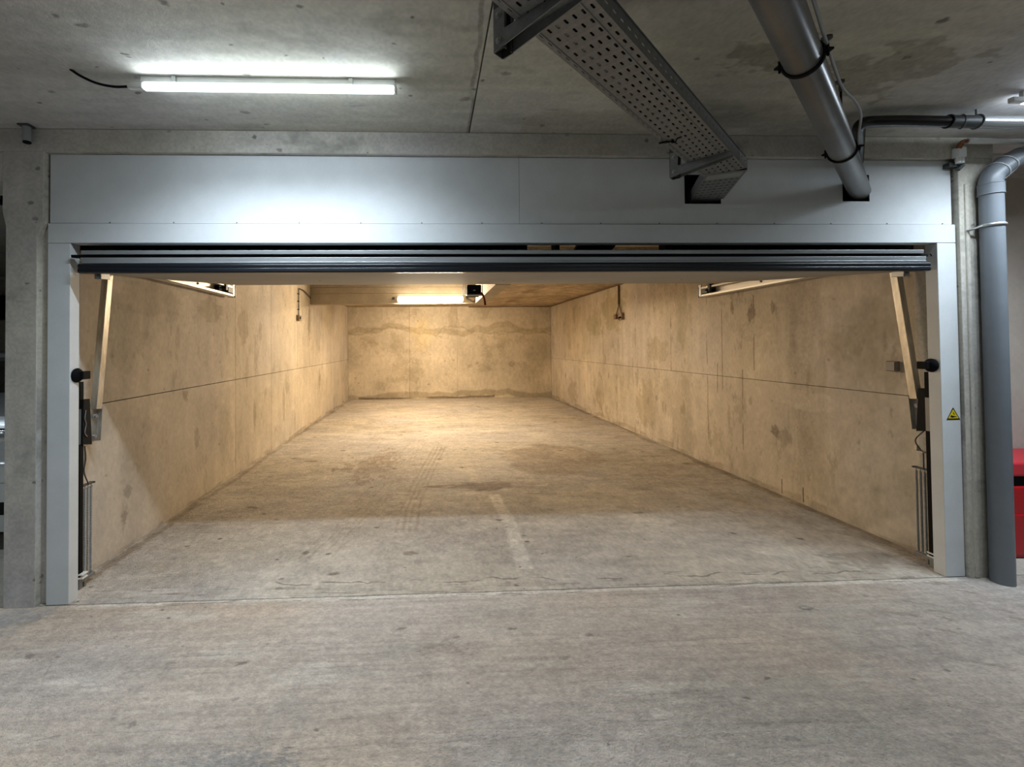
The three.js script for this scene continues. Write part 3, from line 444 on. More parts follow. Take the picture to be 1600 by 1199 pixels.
// ---------------------------------------------------------------- the raised door
{
  const L = 2.16, tilt = Math.atan2(0.215, 2.15);
  const t = thing('garage_door', 'raised up-and-over garage door, seen from its dark lower edge', 'garage door', [0.55, 1.945, 0.02]);
  t.rotation.x = tilt; bases.set(t, [0, 0, 0]);
  const x0 = -2.615, x1 = 2.6;                                // own axes: x across, y up through the leaf, -z into the garage
  part(t, 'lining_sheet', uvBox(box(x0 + 0.02, 0, -L, x1 - 0.02, 0.008, -0.05, 0.002)), M.doorSheet, 'pale inner face of the door, now its underside');
  part(t, 'core', box(x0 + 0.03, 0.009, -L + 0.01, x1 - 0.03, 0.09, -0.06, 0.002), M.darkSteel);
  const ribs = []; for (let k = 0; k * 0.0775 < x1 - x0 - 0.1; k++) ribs.push(box(x0 + 0.05 + k * 0.0775, 0.091, -L + 0.02, x0 + 0.108 + k * 0.0775, 0.137, -0.05, 0.004));
  const cl = part(t, 'ribbed_cladding', ribs, M.darkSteel, 'dark ribbed outer face of the door, now on top'); cl.userData.kind = 'stuff';
  part(t, 'edge_rail', uvBox(box(x0 + 0.025, 0.106, -0.06, x1 - 0.03, 0.129, 0.006, 0.003)), M.doorRail, 'upper grey edge rail');
  part(t, 'edge_seal', box(x0 - 0.04, 0.088, -0.05, x1 + 0.012, 0.1055, -0.004, 0.003), M.rubber, 'black rubber seal between the edge rails');
  part(t, 'edge_rail', [box(x0 + 0.02, 0.062, -0.05, x1 - 0.012, 0.0878, 0.006, 0.003), box(x0 + 0.035, 0.052, -0.05, x1 - 0.02, 0.0622, 0.016, 0.003)].map((q) => uvBox(q)), M.doorRail, 'lower grey edge rail with a lip');
  const lip = []; const prof = new THREE.Shape(); prof.moveTo(-0.05, -0.005); prof.lineTo(0.012, -0.005); prof.quadraticCurveTo(0.026, -0.004, 0.026, 0.008); prof.lineTo(0.024, 0.02); prof.quadraticCurveTo(0.018, 0.024, 0.022, 0.03); prof.quadraticCurveTo(0.024, 0.05, 0.01, 0.0515); prof.lineTo(-0.05, 0.0515); prof.closePath();
  lip.push(new THREE.ExtrudeGeometry(prof, { depth: x1 - x0 - 0.012, bevelEnabled: false, curveSegments: 8 }).rotateY(-Math.PI / 2).translate(x1 + 0.002, 0, 0));
  part(t, 'bottom_seal', lip, M.rubberLip, 'glossy black rubber lip along the door foot');
  for (const x of [-2.55, 2.54]) part(t, 'corner_bracket', [box(x - 0.02, -0.035, -0.14, x + 0.02, 0.0, -0.06, 0.003), ...bolt([x, -0.02, -0.06], [0, 0, 1], 0.008)], M.zinc);
  part(t, 'edge_bar', box(x0 + 0.005, 0.0, -L, x0 + 0.018, 0.1, -0.06, 0.002), M.zincDull);
  part(t, 'edge_bar', box(x1 - 0.018, 0.0, -L, x1 - 0.005, 0.1, -0.06, 0.002), M.zincDull);
  part(t, 'rear_rail', uvBox(box(x0 + 0.02, 0.001, -L - 0.03, x1 - 0.02, 0.09, -L, 0.003)), M.doorSheet);
  for (const x of [-1.5, 0.1, 1.7]) part(t, 'rivet', cyl([x, 0.001, -1.2], [x, -0.003, -1.2], 0.007, 0.004, 12), M.zincDull);
  single('cable_whisker', 'thin bent wire sticking out at the right end of the raised door', 'wire', tube([[3.12, 2.04, 0.0], [3.18, 2.052, -0.005], [3.215, 2.056, -0.01], [3.235, 2.045, -0.02]], 0.003, 20, 6), M.blackPlastic);
}

// ---------------------------------------------------------------- lifting gear at each jamb
function gear(side) {
  const L = side < 0, X = L ? -2.2 : 3.325, inner = L ? -2.128 : 3.252, dz = L ? 0 : 0.095, s = -side;       // s points into the opening
  const where = L ? 'left' : 'right';
  const a = thing('lift_arm', `bent steel lifting arm reaching from the ${where} jamb to the raised door`, 'door arm', [X, 0.89, -0.29 + dz]);
  const bar = (p, q, w, d) => { p = V(...p); q = V(...q); const v = q.clone().sub(p), g = box(-w / 2, 0, -d / 2, w / 2, v.length(), d / 2, 0.003); g.applyQuaternion(new THREE.Quaternion().setFromUnitVectors(V(0, 1, 0), v.normalize())); return uvBox(g.translate(p.x, p.y, p.z)); };
  const zt = L ? -0.39 : -0.31, xt = X + s * (L ? 0.015 : 0.02);
  part(a, 'bar', bar([X, 1.1, -0.31 + dz], [xt, 2.0, zt], 0.042, 0.05), M.steelArm, 'pale upper bar of the arm');
  part(a, 'foot_bar', [bar([X, 0.89, -0.29 + dz], [X, 1.115, -0.31 + dz], 0.008, 0.075).translate(-s * 0.017, 0, 0), bar([X, 0.89, -0.325 + dz], [X, 1.115, -0.343 + dz], 0.042, 0.006)], M.steelArm, 'lower channel of the arm');
  for (const [y, z] of [[1.055, -0.301], [0.925, -0.29]]) part(a, 'bolt', bolt([X + s * 0.0, y, z + dz], [s, 0, 0.25], 0.011, 0.012), M.zinc);
  part(a, 'hinge', [cyl([xt - 0.025, 2.0, zt], [xt + 0.025, 2.0, zt], 0.014), box(xt - 0.018, 1.98, zt - 0.02, xt + 0.018, 2.03, zt + 0.015, 0.004)], M.zinc);
  part(a, 'lever_plate', prism([[0.0, 0.9], [0.075, 0.885], [0.055, 1.175], [0.005, 1.178]], 0.02, 0.002).rotateY(Math.PI / 2).translate(X + s * 0.012 - 0.01, 0, L ? -0.168 : -0.122), M.blackPlastic, 'black lever plate behind the arm');
  if (L) part(a, 'tag_wire', tube([[-2.175, 1.11, -0.19], [-2.174, 1.06, -0.18], [-2.175, 1.02, -0.192], [-2.174, 0.97, -0.18], [-2.175, 0.94, -0.2]], 0.003, 30, 6), M.zincDull);

  const c = thing('guide_channel', `narrow black and grey guide channel behind the ${where} jamb`, 'channel', [L ? X : 3.3, 0, L ? -0.17 : -0.1]);
  const cz = L ? -0.158 : -0.098; const XC = L ? X : 3.3, xa = XC - 0.012, xb = XC + 0.012;
  part(c, 'channel', box(xa, 0, cz - 0.03, xb, 1.28, cz - 0.002, 0.002), M.zincDull);
  part(c, 'cover_strip', box(xa - 0.002, 1.12, cz - 0.03, xb + 0.002, 1.29, cz + 0.003, 0.003), M.rubber, 'upper black cover strip');
  part(c, 'cover_strip', box(xa - 0.002, 0.07, cz - 0.03, xb + 0.002, 0.9, cz + 0.003, 0.003), M.rubber, 'long lower black cover strip');
  part(c, 'foot_clamp', [box(xa - 0.005, 0.09, cz - 0.04, xb + s * 0.02 + 0.005, 0.1, cz + 0.006, 0.002), box(xa - 0.005, 0.068, cz - 0.04, xb + s * 0.02 + 0.005, 0.078, cz + 0.006, 0.002)], M.whitePlastic);

  const k = thing('door_buffer', `black rubber stop buffer on the ${where} jamb of the white frame`, 'buffer', [inner, 1.338, -0.05]);
  const dome = new THREE.LatheGeometry([[0.0, 0], [0.042, 0], [0.044, 0.006], [0.036, 0.018], [0.02, 0.026], [0.001, 0.028]].map((p) => new THREE.Vector2(...p)), 28).rotateZ(s < 0 ? Math.PI / 2 : -Math.PI / 2).translate(inner + s * 0.0005, 1.338, -0.05);
  part(k, 'dome', dome, M.rubber);
  part(k, 'stub', box(inner + s * 0.02, 1.313, -0.1, inner + s * 0.048, 1.362, -0.04, 0.004), M.rubber);

  const p = thing('spring_pack', `row of steel tension springs hanging low behind the ${where} jamb`, 'spring', [X, 0.05, L ? -0.23 : -0.185]);
  const sz = L ? 0 : 0.045, top = 0.61, bot = 0.065;
  for (let i = 0; i < 4; i++) {
    const z = -0.193 - i * 0.026 + sz, turns = 104, pts = [];
    for (let q = 0; q <= turns * 8; q++) { const th = q / 8 * Math.PI * 2; pts.push(V(X + 0.0058 * Math.cos(th), bot + (top - bot) * q / (turns * 8), z + 0.0058 * Math.sin(th))); }
    part(p, 'spring', [new THREE.TubeGeometry(new THREE.CatmullRomCurve3(pts), turns * 8, 0.0027, 4), cyl([X, top, z], [X, top + 0.02, z], 0.003, 0.003, 8), cyl([X, bot, z], [X, bot - 0.015, z], 0.003, 0.003, 8)], M.zinc);
  }
  part(p, 'top_yoke', [box(X - 0.01, top + 0.016, -0.285 + sz, X + 0.01, top + 0.028, -0.185 + sz, 0.003), cyl([X - 0.016, top + 0.022, -0.28 + sz], [X + 0.016, top + 0.022, -0.28 + sz], 0.006)], M.darkSteel);
  part(p, 'foot_plate', [box(X - 0.014, bot - 0.03, -0.29 + sz, X + 0.014, bot - 0.01, -0.18 + sz, 0.003), box(X - 0.012, 0, -0.215 + sz, X + 0.012, bot - 0.012, -0.2 + sz, 0.002)], M.zincDull);
  if (L) part(p, 'pull_plate', prism([[0, 0], [0.03, 0.0], [0.055, 0.05], [0.055, 0.11], [0.03, 0.17], [0.0, 0.18]], 0.006, 0.001).rotateY(Math.PI / 2).translate(X, 0.705, -0.19), M.steelArm, 'curved beige pull plate above the springs');
  part(p, 'pull_rod', tube(L ? [[X + 0.01, 0.63, -0.235], [X + 0.008, 0.72, -0.2], [X + 0.01, 0.8, -0.21], [X + 0.008, 0.88, -0.205]] : [[X - 0.01, 0.63, -0.17], [X - 0.01, 0.74, -0.17], [X - 0.012, 0.76, -0.185], [X - 0.012, 0.82, -0.215], [X - 0.01, 0.9, -0.155]], 0.004, 40, 8), M.darkSteel);
  if (!L) part(p, 'pull_clip', [box(X - 0.03, 0.742, -0.225, X + 0.01, 0.752, -0.155, 0.003), box(X - 0.02, 0.752, -0.22, X, 0.785, -0.2, 0.003)], M.steelArm);
}
gear(-1); gear(1);

// ---------------------------------------------------------------- overhead tracks
function track(side) {
  const L = side < 0, wall = L ? XL : XR, s = -side, zEnd = L ? -2.37 : -2.66, z0 = -0.5, y0 = 2.06, y1 = 2.18;
  const t = thing('guide_rail', `pale overhead guide rail along the ${L ? 'left' : 'right'} garage wall`, 'rail', [wall, y0, -1.5]);
  const X = (d) => wall + s * d, b = (a0, a1, b0, b1, zz0 = zEnd, zz1 = z0) => box(Math.min(X(a0), X(a1)), b0, zz0, Math.max(X(a0), X(a1)), b1, zz1, 0.0015);
  part(t, 'rail', [b(0.03, 0.036, y0, y1), b(0.03, 0.1, y0, y0 + 0.006), b(0.03, 0.1, y1 - 0.006, y1), b(0.094, 0.1, y0, y0 + 0.026), b(0.094, 0.1, y1 - 0.026, y1)], M.trackWhite);
  part(t, 'end_plate', [b(0.02, 0.11, y0 - 0.006, y1 + 0.006, zEnd - 0.006, zEnd), b(0.095, 0.103, y0 + 0.01, y1 + 0.03, zEnd, zEnd + 0.05)], M.zinc);
  for (const z of [-0.9, -1.7, zEnd + 0.15]) part(t, 'wall_bracket', [b(0, 0.03, y0 + 0.03, y0 + 0.09, z - 0.03, z + 0.03), ...bolt([X(0.037), y0 + 0.06, z], [s, 0, 0], 0.008)], M.zincDull);
  part(t, 'roller', [cyl([X(0.045), y0 + 0.062, -2.05 - (L ? 0 : 0.4)], [X(0.09), y0 + 0.062, -2.05 - (L ? 0 : 0.4)], 0.032, 0.032, 24), cyl([X(0.09), y0 + 0.062, -2.05 - (L ? 0 : 0.4)], [X(0.15), y0 + 0.062, -2.05 - (L ? 0 : 0.4)], 0.008)], M.blackPlastic);
  part(t, 'stop_block', [b(0.045, 0.112, y0 + 0.035, y1 - 0.03, zEnd + 0.06, zEnd + 0.18), b(0.06, 0.115, y0 + 0.05, y1 + 0.015, zEnd + 0.2, zEnd + 0.24)], M.darkSteel);
}
track(-1); track(1);
{
  const t = thing('door_opener', 'dark electric door opener under the garage ceiling with a dangling red cord', 'door opener', [0.517, 2.07, -2.6]);
  part(t, 'housing', box(0.435, 2.082, -2.75, 0.6, 2.2, -2.45, 0.012), M.blackPlastic);
  part(t, 'front_plate', box(0.425, 2.066, -2.46, 0.61, 2.082, -2.4, 0.004), M.zinc);
  part(t, 'front_badge', box(0.505, 2.125, -2.45, 0.53, 2.14, -2.446, 0.001), M.grey);
  for (const x of [0.385, 0.4, 0.418, 0.617]) part(t, 'hanger', box(x, 2.09, -2.56, x + 0.007, CE, -2.53, 0.001), M.zincDull);
  part(t, 'boom', box(0.49, 2.325, -2.75, 0.545, 2.355, -0.5, 0.003), M.zinc);
  part(t, 'release_cord', tube([[0.592, 2.1, -2.42], [0.61, 2.07, -2.4], [0.628, 2.02, -2.4], [0.636, 1.955, -2.4]], 0.013, 30, 8), M.cord, 'dark red release cord');
}

// ---------------------------------------------------------------- sockets and boxes in the garage
{
  const a = thing('light_switch', 'brown switch box with a vertical conduit on the left garage wall', 'switch', [XL, 1.95, -5.1]);
  part(a, 'switch_box', box(XL, 1.94, -5.17, XL + 0.05, 2.04, -5.03, 0.008), mat(0x8a7a60, 0.5));
  part(a, 'rocker', box(XL + 0.05, 1.965, -5.1, XL + 0.058, 2.015, -5.05, 0.003), M.blackPlastic);
  part(a, 'conduit', [tube([[XL + 0.02, 2.04, -5.1], [XL + 0.02, 2.3, -5.1], [XL + 0.02, 2.44, -5.1], [XL + 0.02, 2.5, -5.12], [XL + 0.02, 2.5, -5.4], [XL + 0.02, 2.42, -5.88]], 0.009, 60, 8, 0.2)], M.darkSteel);
  for (const y of [2.13, 2.27, 2.4]) part(a, 'clip', box(XL, y, -5.12, XL + 0.033, y + 0.018, -5.08, 0.003), M.darkSteel);
  const b = thing('wall_socket', 'pair of brown socket boxes under a forked conduit on the right garage wall', 'socket', [XR, 1.93, -5.2]);
  part(b, 'socket_box', box(XR - 0.05, 1.94, -5.37, XR, 2.03, -5.27, 0.008), mat(0x7a5c44, 0.5));
  part(b, 'socket_box', box(XR - 0.05, 1.92, -5.17, XR, 2.04, -5.02, 0.008), mat(0x8a7462, 0.5));
  part(b, 'conduit', [cyl([XR - 0.02, 2.2, -5.19], [XR - 0.02, 2.575, -5.19], 0.016), tube([[XR - 0.02, 2.2, -5.19], [XR - 0.02, 2.12, -5.24], [XR - 0.02, 2.02, -5.32]], 0.008, 20, 8), tube([[XR - 0.02, 2.2, -5.19], [XR - 0.02, 2.12, -5.13], [XR - 0.02, 2.03, -5.1]], 0.008, 20, 8)], mat(0x5c4a38, 0.6));
  part(b, 'plug', [cyl([XR - 0.05, 1.96, -5.06], [XR - 0.085, 1.95, -5.04], 0.016), tube([[XR - 0.085, 1.95, -5.04], [XR - 0.1, 1.93, -5.02], [XR - 0.09, 1.9, -5.0]], 0.006, 12, 6)], M.blackPlastic);
  const c = thing('junction_box', 'small square grey junction box on the right garage wall near the arm', 'junction box', [XR, 1.27, -0.43]);
  part(c, 'box', box(XR - 0.03, 1.275, -0.475, XR, 1.35, -0.4, 0.006), mat(0x77706a, 0.6));
  part(c, 'lid', box(XR - 0.036, 1.28, -0.47, XR - 0.03, 1.345, -0.405, 0.003), mat(0x857e77, 0.55));
}

// ---------------------------------------------------------------- cable tray (own axes: x along the run, z across)
const TURN = rad(42.5), TB = [0, 2.41, 1.7];
function perforated(x0, n, pitch, z0, rows, rowW, slotL, slotW, thick) {
  const s = new THREE.Shape([[-pitch / 2, -rowW / 2], [pitch / 2, -rowW / 2], [pitch / 2, rowW / 2], [-pitch / 2, rowW / 2]].map((p) => new THREE.Vector2(...p)));
  const h = new THREE.Path(), a = slotL / 2 - slotW / 2, r = slotW / 2; h.moveTo(-a, -r); h.absarc(-a, 0, r, -Math.PI / 2, Math.PI / 2, true); h.lineTo(a, r); h.absarc(a, 0, r, Math.PI / 2, -Math.PI / 2, true); h.closePath(); s.holes.push(h);
  const cell = clean(new THREE.ExtrudeGeometry(s, { depth: thick, bevelEnabled: false, curveSegments: 4 })), out = [];
  for (let i = 0; i < n; i++) for (let j = 0; j < rows; j++) out.push(cell.clone().translate(x0 + (i + 0.5) * pitch, z0 + (j + 0.5) * rowW, 0));
  return mergeGeometries(out);                                  // in x and y, thickness along z
}
{
  const t = thing('cable_tray', 'perforated galvanised cable tray running diagonally under the ceiling', 'cable tray', TB, TURN);
  const n = 76, x0 = -1.75, x1 = x0 + n * 0.05;
  part(t, 'tray_floor', perforated(x0, n, 0.05, -0.21, 7, 0.027, 0.023, 0.0075, 0.0015).rotateX(-Math.PI / 2), M.zincDull);   // y becomes -z: rows fill z 0.021 to 0.21
  for (const z of [0.0375, 0.178]) part(t, 'bead', cyl([x0, -0.0005, z], [x1 - 0.02, -0.0005, z], 0.0028, 0.0028, 8), M.zincDull);
  part(t, 'side_wall', perforated(x0, n, 0.05, 0, 1, 0.06, 0.023, 0.0075, 0.0015).translate(0, 0, 0.21), M.zincDull);
  part(t, 'side_wall', perforated(x0, n, 0.05, 0, 1, 0.06, 0.023, 0.0075, 0.0015).translate(0, 0, 0.0195), M.zincDull);
  part(t, 'rim', [box(x0, 0.058, 0.2075, x1, 0.063, 0.2155, 0.002), box(x0, 0.058, 0.0155, x1, 0.063, 0.0235, 0.002)], M.darkSteel);
  // bent end piece that goes through the fascia
  const turn = rad(26), piece = (g) => g.translate(0, 0, -0.115).rotateY(turn).translate(2.06, -0.003, 0.115);
  const e0 = -0.03, en = 13;
  part(t, 'end_floor', piece(perforated(e0, en, 0.05, -0.21, 7, 0.027, 0.012, 0.02, 0.0015).rotateX(-Math.PI / 2)), M.zincDull, 'short end piece of tray turned to the wall');
  part(t, 'end_wall', [piece(box(e0, 0, 0.21, e0 + en * 0.05, 0.06, 0.2115, 0)), piece(box(e0, 0, 0.0195, e0 + en * 0.05, 0.06, 0.021, 0))], M.zincDull);
  part(t, 'joint_plate', [box(1.93, 0.004, 0.2115, 2.085, 0.056, 0.2135, 0.0005), piece(box(-0.02, 0.004, 0.2118, 0.14, 0.056, 0.2138, 0.0005)), ...[1.96, 2.03].flatMap((x) => bolt([x, 0.03, 0.2135], [0, 0, 1], 0.005, 0.005))], M.zinc);
  part(t, 'joint_strip', piece(box(-0.01, -0.002, 0.03, 0.06, 0.0, 0.2, 0.0005)), M.zinc);
  for (const [k, [x, z, r]] of [[1, 0.036, 0.011], [3, 0.059, 0.011], [4, 0.081, 0.01], [5, 0.103, 0.011], [6, 0.127, 0.012], [8, 0.151, 0.011], [9, 0.174, 0.011], [11, 0.196, 0.01]].entries()) {
    const g = tube([[x0, 0.0025 + r, z], [0, 0.0025 + r, z + 0.004], [1.2, 0.0025 + r, z - 0.004], [1.98, 0.0025 + r, z], [2.1, 0.0025 + r, z - 0.01], [2.52, 0.0025 + r, z - 0.215]], r, 80, 8);
    const c = new THREE.Mesh(g, x % 4 === 0 ? M.grey : M.blackPlastic); c.name = numbered('cable'); c.position.set(...TB); c.rotation.y = TURN; c.castShadow = c.receiveShadow = true;
    c.userData = { label: (x % 4 === 0 ? 'grey' : 'black') + ' electric cable inside the perforated tray, ' + ['first', 'second', 'third', 'fourth', 'fifth', 'sixth', 'seventh', 'eighth'][k] + ' from the far side wall', category: 'cable', group: 'cables inside the cable tray' }; scene.add(c);
  }
  for (const [x, label] of [[0.34, 'steel ceiling bracket carrying the cable tray at the top of the view'], [1.77, 'steel bracket carrying the cable tray close to the white fascia']]) {
    const b = thing('tray_bracket', label, 'bracket', TB, TURN), H = CE - 2.41;
    const post = [box(x - 0.02, -0.055, -0.062, x + 0.02, H, -0.059, 0.001), box(x - 0.021, -0.055, -0.062, x - 0.018, H, -0.022, 0.001), box(x + 0.018, -0.055, -0.062, x + 0.021, H, -0.022, 0.001), box(x - 0.021, -0.055, -0.025, x - 0.009, H, -0.022, 0.001), box(x + 0.009, -0.055, -0.025, x + 0.021, H, -0.022, 0.001), box(x - 0.05, H - 0.008, -0.09, x + 0.05, H - 0.001, 0.0, 0.001)];
    part(b, 'post', post, M.darkSteel);
    const web = (dz) => prism([[-0.058, -0.055], [0.215, -0.018], [0.215, -0.0015], [-0.02, -0.0015], [-0.02, 0.07], [-0.058, 0.07]].map(([z, y]) => [-z, y]), 0.003).rotateY(Math.PI / 2).translate(x + dz, 0, 0);
    part(b, 'arm', [web(0.021), web(-0.024), box(x - 0.024, -0.006, -0.022, x + 0.024, -0.0025, 0.214, 0.0005)], M.zincDull);
    for (const k of [-1, 1]) for (const y of [-0.03, 0.045]) part(b, 'bolt', bolt([x + k * 0.024, y, -0.04], [k, 0, 0], 0.006, 0.006), M.zinc);
  }
  const q = thing('cable_tie', 'black cable tie poking out of the underside of the cable tray', 'cable tie', TB, TURN);
  part(q, 'strap', [tube([[1.40, -0.006, 0.012], [1.41, -0.006, 0.04], [1.43, -0.006, 0.062]], 0.0035, 16, 6), tube([[1.405, -0.006, 0.012], [1.425, -0.006, 0.05]], 0.003, 8, 6), tube([[1.43, -0.006, 0.062], [1.42, -0.018, 0.075], [1.4, -0.012, 0.09], [1.41, -0.006, 0.105]], 0.003, 20, 6)], M.blackPlastic);
  part(q, 'lock', box(1.423, -0.012, 0.056, 1.437, -0.003, 0.069, 0.002), M.blackPlastic);
}

// ---------------------------------------------------------------- pipes
{
  const d = V(Math.sin(rad(49)), 0, -Math.cos(rad(49))), P = (t, dy = 0) => [2.739 + d.x * t, 2.47 + dy, d.z * t], up = [0, 1, 0];
  const t = thing('drain_pipe', 'thick grey drain pipe slung diagonally under the ceiling into the fascia', 'pipe', P(-1.2));
  part(t, 'pipe', uvBox(cyl(P(-3.6), P(0.26), 0.0545, 0.0545, 48)), M.drainPipe);
  const n = V(-d.z, 0, d.x);
  for (const s of [-1.925, -0.846]) {
    const c = P(s), ears = [1, -1].flatMap((k) => { const e = V(...c).addScaledVector(n, k * 0.066); return [box(e.x - 0.012, e.y - 0.004, e.z - 0.012, e.x + 0.012, e.y + 0.004, e.z + 0.012, 0.002), cyl([e.x, e.y - 0.02, e.z], [e.x, e.y + 0.022, e.z], 0.004, 0.004, 8)]; });
    part(t, 'clamp', [ring(c, d.toArray(), 0.058, 0.0055, 48, Math.PI * 2, 2), ...ears, cyl([c[0], c[1] + 0.058, c[2]], [c[0], CE, c[2]], 0.005, 0.005, 10)], M.blackPlastic, 'black rubber-lined pipe clamp');
  }
  const w = V(...P(-2.4)).addScaledVector(n, 0.06), off = (s, k, y) => V(...P(s)).addScaledVector(n, k).setY(y).toArray();
  single('thin_cable', 'thin grey cable sagging beside the thick diagonal drain pipe', 'cable', tube([off(-3.2, 0.03, 2.531), off(-2.45, 0.062, 2.5), off(-1.95, 0.064, 2.49), off(-1.55, 0.064, 2.5), off(-1.3, 0.085, 2.52), off(-1.15, 0.092, 2.51), off(-0.95, 0.07, 2.49), off(-0.846, 0.064, 2.475)], 0.005, 90, 8), M.grey);
  const hook = (name, label, x, z, h) => single(name, label, 'hook', [cyl([x, CE - h, z], [x, CE, z], 0.005, 0.005, 8), cyl([x, CE - 0.008, z], [x, CE, z], 0.02, 0.02, 12)], M.darkSteel);
  hook('ceiling_hook', 'small dark hook screwed into the ceiling beside the drain pipe, nearer the beam', 2.056, 0.597, 0.05);
  hook('ceiling_hook', 'tiny dark stub in the ceiling beside the drain pipe, above its first clamp', 1.704, 0.909, 0.012);

  const y = 2.73, z = 0.35, k = thing('waste_pipe', 'slim black pipe that turns along the ceiling and becomes silver on the right', 'pipe', [3.0, y, z]);
  part(k, 'pipe', bentPipe([[2.735, 2.64, 0.0], [2.44, 2.715, 0.31], [2.47, y, z], [2.93, y, z]].map((p, i) => (i === 1 ? [2.4, 2.722, 0.35] : i === 2 ? [2.6, y, z] : p)), 0.03, 0.07), M.blackPipe, 'black elbow and run of pipe');
  part(k, 'coupling', [cyl([2.92, y, z], [3.09, y, z], 0.034, 0.034, 28), ring([2.92, y, z], [1, 0, 0], 0.034, 0.004), ring([3.0, y, z], [1, 0, 0.5], 0.036, 0.004)], M.darkSteel);
  part(k, 'silver_pipe', cyl([3.08, y, z], [5.6, y, z], 0.034, 0.034, 28), M.silverPipe, 'silver pipe length');
  part(k, 'hanger', [cyl([3.09, y + 0.03, z], [3.09, CE, z], 0.006, 0.006, 10), ring([3.09, y, z], [1, 0, 0], 0.037, 0.004)], M.zincDull);

  const c = thing('white_conduit', 'thin white conduit with a copper end above the right pillar', 'conduit', [4.2, 2.733, 0.07]);
  part(c, 'conduit', cyl([3.385, 2.752, 0.07], [5.6, 2.752, 0.07], 0.017, 0.017, 20), M.whitePlastic);
  part(c, 'copper_end', [bentPipe([[3.395, 2.752, 0.07], [3.352, 2.752, 0.07], [3.345, 2.71, 0.052]], 0.011, 0.02, 14), cyl([3.352, 2.738, 0.064], [3.346, 2.712, 0.053], 0.015)], M.copper, 'bare copper elbow');
  const f = thing('cable_gland', 'small pale terminal box at the top right corner of the fascia', 'terminal box', [3.365, 2.62, 0.04]);
  part(f, 'box', [box(3.336, 2.655, 0.02, 3.392, 2.722, 0.065, 0.008), cyl([3.352, 2.62, 0.045], [3.352, 2.66, 0.045], 0.014), cyl([3.376, 2.62, 0.045], [3.376, 2.66, 0.045], 0.014)], M.whitePlastic);
  part(f, 'dark_fitting', [box(3.315, 2.604, -0.01, 3.396, 2.634, 0.03, 0.004), cyl([3.36, 2.585, 0.035], [3.392, 2.615, 0.035], 0.013)], M.darkSteel);

  const D = [3.52, 0.08], g = thing('downpipe', 'tall grey plastic downpipe standing in front of the right pillar', 'pipe', [D[0], 0, D[1]]);
  part(g, 'pipe', uvBox(cyl([D[0], 0.0, D[1]], [D[0], 2.44, D[1]], 0.054, 0.054, 48)), M.greyPipe);
  part(g, 'elbow', bentPipe([[D[0], 2.40, D[1]], [D[0], 2.525, D[1]], [3.625, 2.615, 0.09], [3.78, 2.675, 0.1], [4.1, 2.69, 0.1], [5.6, 2.70, 0.1]], 0.0545, 0.045, 36), M.greyPipe, 'elbows and sloping run at the top');
  part(g, 'collar', [cyl([D[0], 2.41, D[1]], [D[0], 2.475, D[1]], 0.0585, 0.0585, 40), ring([D[0], 2.41, D[1]], [0, 1, 0], 0.057, 0.0035), ring([D[0], 2.475, D[1]], [0, 1, 0], 0.057, 0.0035)], M.greyPipe);
  part(g, 'collar_ring', [ring([3.565, 2.563, 0.084], [0.105, 0.09, 0.01], 0.0565, 0.0035), ring([3.612, 2.604, 0.089], [0.105, 0.09, 0.01], 0.0565, 0.0035), ring([3.7, 2.645, 0.095], [0.9, 0.36, 0], 0.0565, 0.0035)], M.paleRing, 'pale collar edges on the bends');
  part(g, 'clamp', [ring([D[0], 2.215, D[1]], [0, 1, 0], 0.057, 0.006, 40, Math.PI * 2, 1.6), cyl([D[0] - 0.055, 2.215, D[1]], [D[0] - 0.085, 2.2, 0.05], 0.006), cyl([D[0] - 0.085, 2.2, 0.05], [D[0] - 0.1, 2.195, 0.02], 0.006)], M.zinc, 'metal pipe clamp bolted to the pillar');
  single('loose_stay', 'thin grey rod slanting under the top bend of the downpipe', 'rod', cyl([3.62, 2.5, 0.05], [3.72, 2.585, 0.06], 0.006, 0.006, 10), M.grey);
}
{
  const t = thing('wall_sensor', 'small grey tube fitting under the ceiling above the left pillar', 'sensor', [-2.33, 2.69, 0.06]);
  part(t, 'body', cyl([-2.334, 2.797, 0.055], [-2.325, 2.7, 0.062], 0.021, 0.022, 24), M.grey);
  part(t, 'dark_end', cyl([-2.3251, 2.701, 0.0618], [-2.3245, 2.695, 0.0624], 0.0195, 0.0195, 24), M.blackPlastic);
  part(t, 'base', box(-2.365, 2.79, 0.03, -2.30, CE, 0.085, 0.003), M.darkSteel);
}

